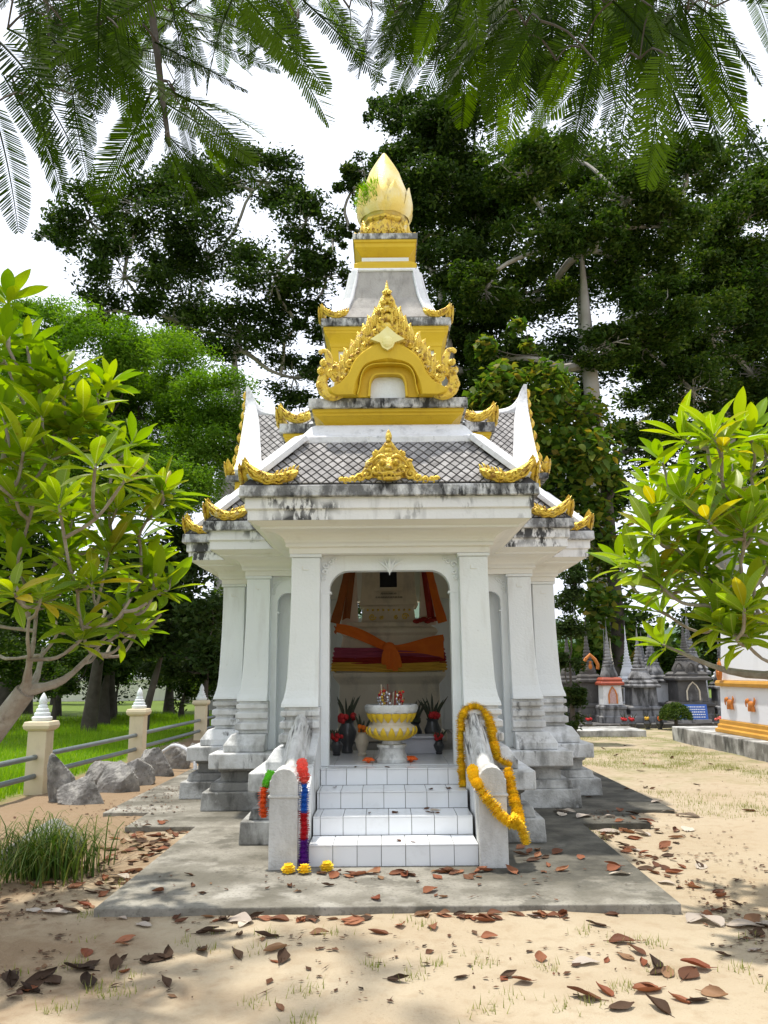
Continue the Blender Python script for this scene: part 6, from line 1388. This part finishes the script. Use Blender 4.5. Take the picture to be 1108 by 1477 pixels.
scatter(26, lambda: (U_(-.5, .95), 6.28+Nn()*.07), (.85, .05, .1), (.6, 1.2))                       # at the foot of the stairs
scatter(46, lambda: (-1.92-abs(Nn())*.30, U_(5.5, 8.2)), (.6, .35, .05))                             # left of the pad
scatter(20, lambda: (-2.2+Nn()*.18, 7.9+Nn()*.22), (.85, .1, .05))
scatter(26, lambda: (1.98+abs(Nn())*.22, U_(5.4, 8.1)), (.65, .25, .10))                              # right of the pad
scatter(16, lambda: (2.3+Nn()*.3, 8.05+Nn()*.3), (.6, .2, .2), (.7, 1.3))
scatter(14, lambda: (1.25+Nn()*.2, 6.7+Nn()*.3), (.8, .2, 0), (.6, 1.1))
scatter(10, lambda: (2.0+Nn()*.5, 8.9+Nn()*.3), (.5, .1, .4), (.8, 1.4))
scatter(12, lambda: (1.3+Nn()*.25, 4.5+Nn()*.18), (.75, .15, .1), (.8, 1.3))                          # foreground groups
scatter(8, lambda: (1.25+Nn()*.15, 4.15+Nn()*.1), (.7, .2, .1), (.9, 1.4))
scatter(16, lambda: (-1.75+Nn()*.28, 4.45+Nn()*.18), (.15, .85, 0), (.9, 1.4))
scatter(12, lambda: (-.95+Nn()*.4, 4.75+Nn()*.25), (.3, .7, 0), (.8, 1.3))
scatter(10, lambda: (2.35+Nn()*.3, 5.15+Nn()*.2), (.4, .3, .3), (.9, 1.4))
scatter(36, lambda: (U_(-2.6, 3.2), U_(4.0, 5.4)), (.5, .4, .1), (.4, 1.0))
scatter(14, lambda: (U_(-1.6, 1.7), U_(5.5, 6.3)), (.6, .2, .2), (.5, 1.1))
scatter(14, lambda: (U_(-.55, .6), U_(6.5, 7.7)), (.85, .1, .05), (.35, .6))                          # on the steps
scatter(26, lambda: (U_(2.3, 5.5), U_(8.5, 17)), (.6, .35, .05), (.6, 1.1))
scatter(42, lambda: (-1.95-abs(Nn())*.16, U_(5.45, 8.1)), (.65, .30, .05), (.35, .8))
scatter(22, lambda: (1.97+abs(Nn())*.12, U_(5.5, 8.1)), (.6, .35, .05), (.35, .8))
scatter(14, lambda: (U_(-1.5, 1.6), 5.40-abs(Nn())*.05), (.7, .25, .05), (.35, .8))
spots.sort(key=lambda q: -q[4]*(1.3 if q[3] == 2 else 1)/math.hypot(q[0], q[1]))
sm = [[], [], [], 0]          # the smallest ones are too many to keep apart: one joined object
for x, y, z, k, s_ in spots[300:]:
    me = KINDS[k][2][rng.integers(0, len(KINDS[k][2]))]; mt = Matrix.Translation((x, y, z)) @ Matrix.Rotation(rng.uniform(0, 6.28), 4, 'Z') @ Matrix.Scale(s_*.9, 4)
    sm[0] += [tuple(mt @ v_.co) for v_ in me.vertices]; sm[1] += [tuple(i+sm[3] for i in p_.vertices) for p_ in me.polygons if len(p_.vertices) == 4]; sm[2] += [rng.uniform(.2, 1)]*len(me.vertices); sm[3] += len(me.vertices)
o = inst('small_fallen_leaves', fast_mesh('small_fallen_leaves', np.array(sm[0]), 4, 'litter', tint=np.array(sm[2]), faces=np.array(sm[1]))); tag(o, 'many small dried leaves strewn along the pad edges and over the sand', 'leaves', kind='stuff')
for x, y, z, k, s_ in spots[:300]:
    nm, lb, ms = KINDS[k]; zn = zone(x, y, z)
    o = inst('fallen_leaf', ms[rng.integers(0, len(ms))], None, Matrix.Translation((x, y, z)) @ Matrix.Rotation(rng.uniform(0, 6.28), 4, 'Z') @ Matrix.Rotation(rng.normal()*.10, 4, 'X') @ Matrix.Scale(s_*.9, 4)); tag(o, lb+' '+zn, 'leaf', lb.replace('leaf', 'leaves')+' '+zn)
n_ = 5200
xy = np.concatenate([np.stack([-2.1-np.abs(rng.normal(size=2200))*.7-.15*rng.uniform(0, 1, 2200), rng.uniform(4.6, 11, 2200)], 1), np.stack([2.05+np.abs(rng.normal(size=900))*.5, rng.uniform(4.6, 9, 900)], 1), (lambda c: np.stack([c[rng.integers(0, 40, 620), 0]+rng.normal(size=620)*.10, c[rng.integers(0, 40, 620)*0+np.arange(620) % 40, 1]+rng.normal(size=620)*.08], 1))(np.stack([rng.uniform(-2.6, 3.2, 40), rng.uniform(4., 5.3, 40)], 1)), np.stack([rng.uniform(-1.8, 1.8, 110), rng.uniform(5.5, 6.4, 110)], 1), np.stack([rng.uniform(2.5, 6, 500), rng.uniform(9, 18, 500)], 1)])
xy = xy[vnoise(xy[:, 0]*2.3+7, xy[:, 1]*2.3)+.35*vnoise(xy[:, 0]*7, xy[:, 1]*7) > -.12]
zz = np.array([surf(*q) if surf(*q) is not None else -1 for q in xy]); xy = xy[zz > -.5]; zz = zz[zz > -.5]
C = np.stack([xy[:, 0], xy[:, 1], zz+.007], 1); tw = leaf_verts(C[::14]+np.array([0, 0, .002]), .13, .05, 1.6, rng).reshape(-1, 4, 3); tw[:, :, 2] = C[::14][:, None, 2]+.004+(tw[:, :, 2]-C[::14][:, None, 2])*.12
lv = leaf_verts(C, .02+.05*rng.uniform(0, 1, len(C))**2.5, .5, 1.6, rng).reshape(-1, 4, 3); lv[:, :, 2] = np.maximum(C[:, None, 2]-.004, C[:, None, 2]+(lv[:, :, 2]-C[:, None, 2])*.35)
o = inst('leaf_litter', fast_mesh('leaf_litter', np.concatenate([lv.reshape(-1, 3), tw.reshape(-1, 3)]), 4, 'litter', tint=np.concatenate([np.repeat(rng.uniform(0, 1, len(C)), 4), np.repeat(rng.uniform(.2, .5, len(tw)), 4)]))); tag(o, 'small brown leaf crumbs strewn over the sand', 'leaf litter', kind='stuff')
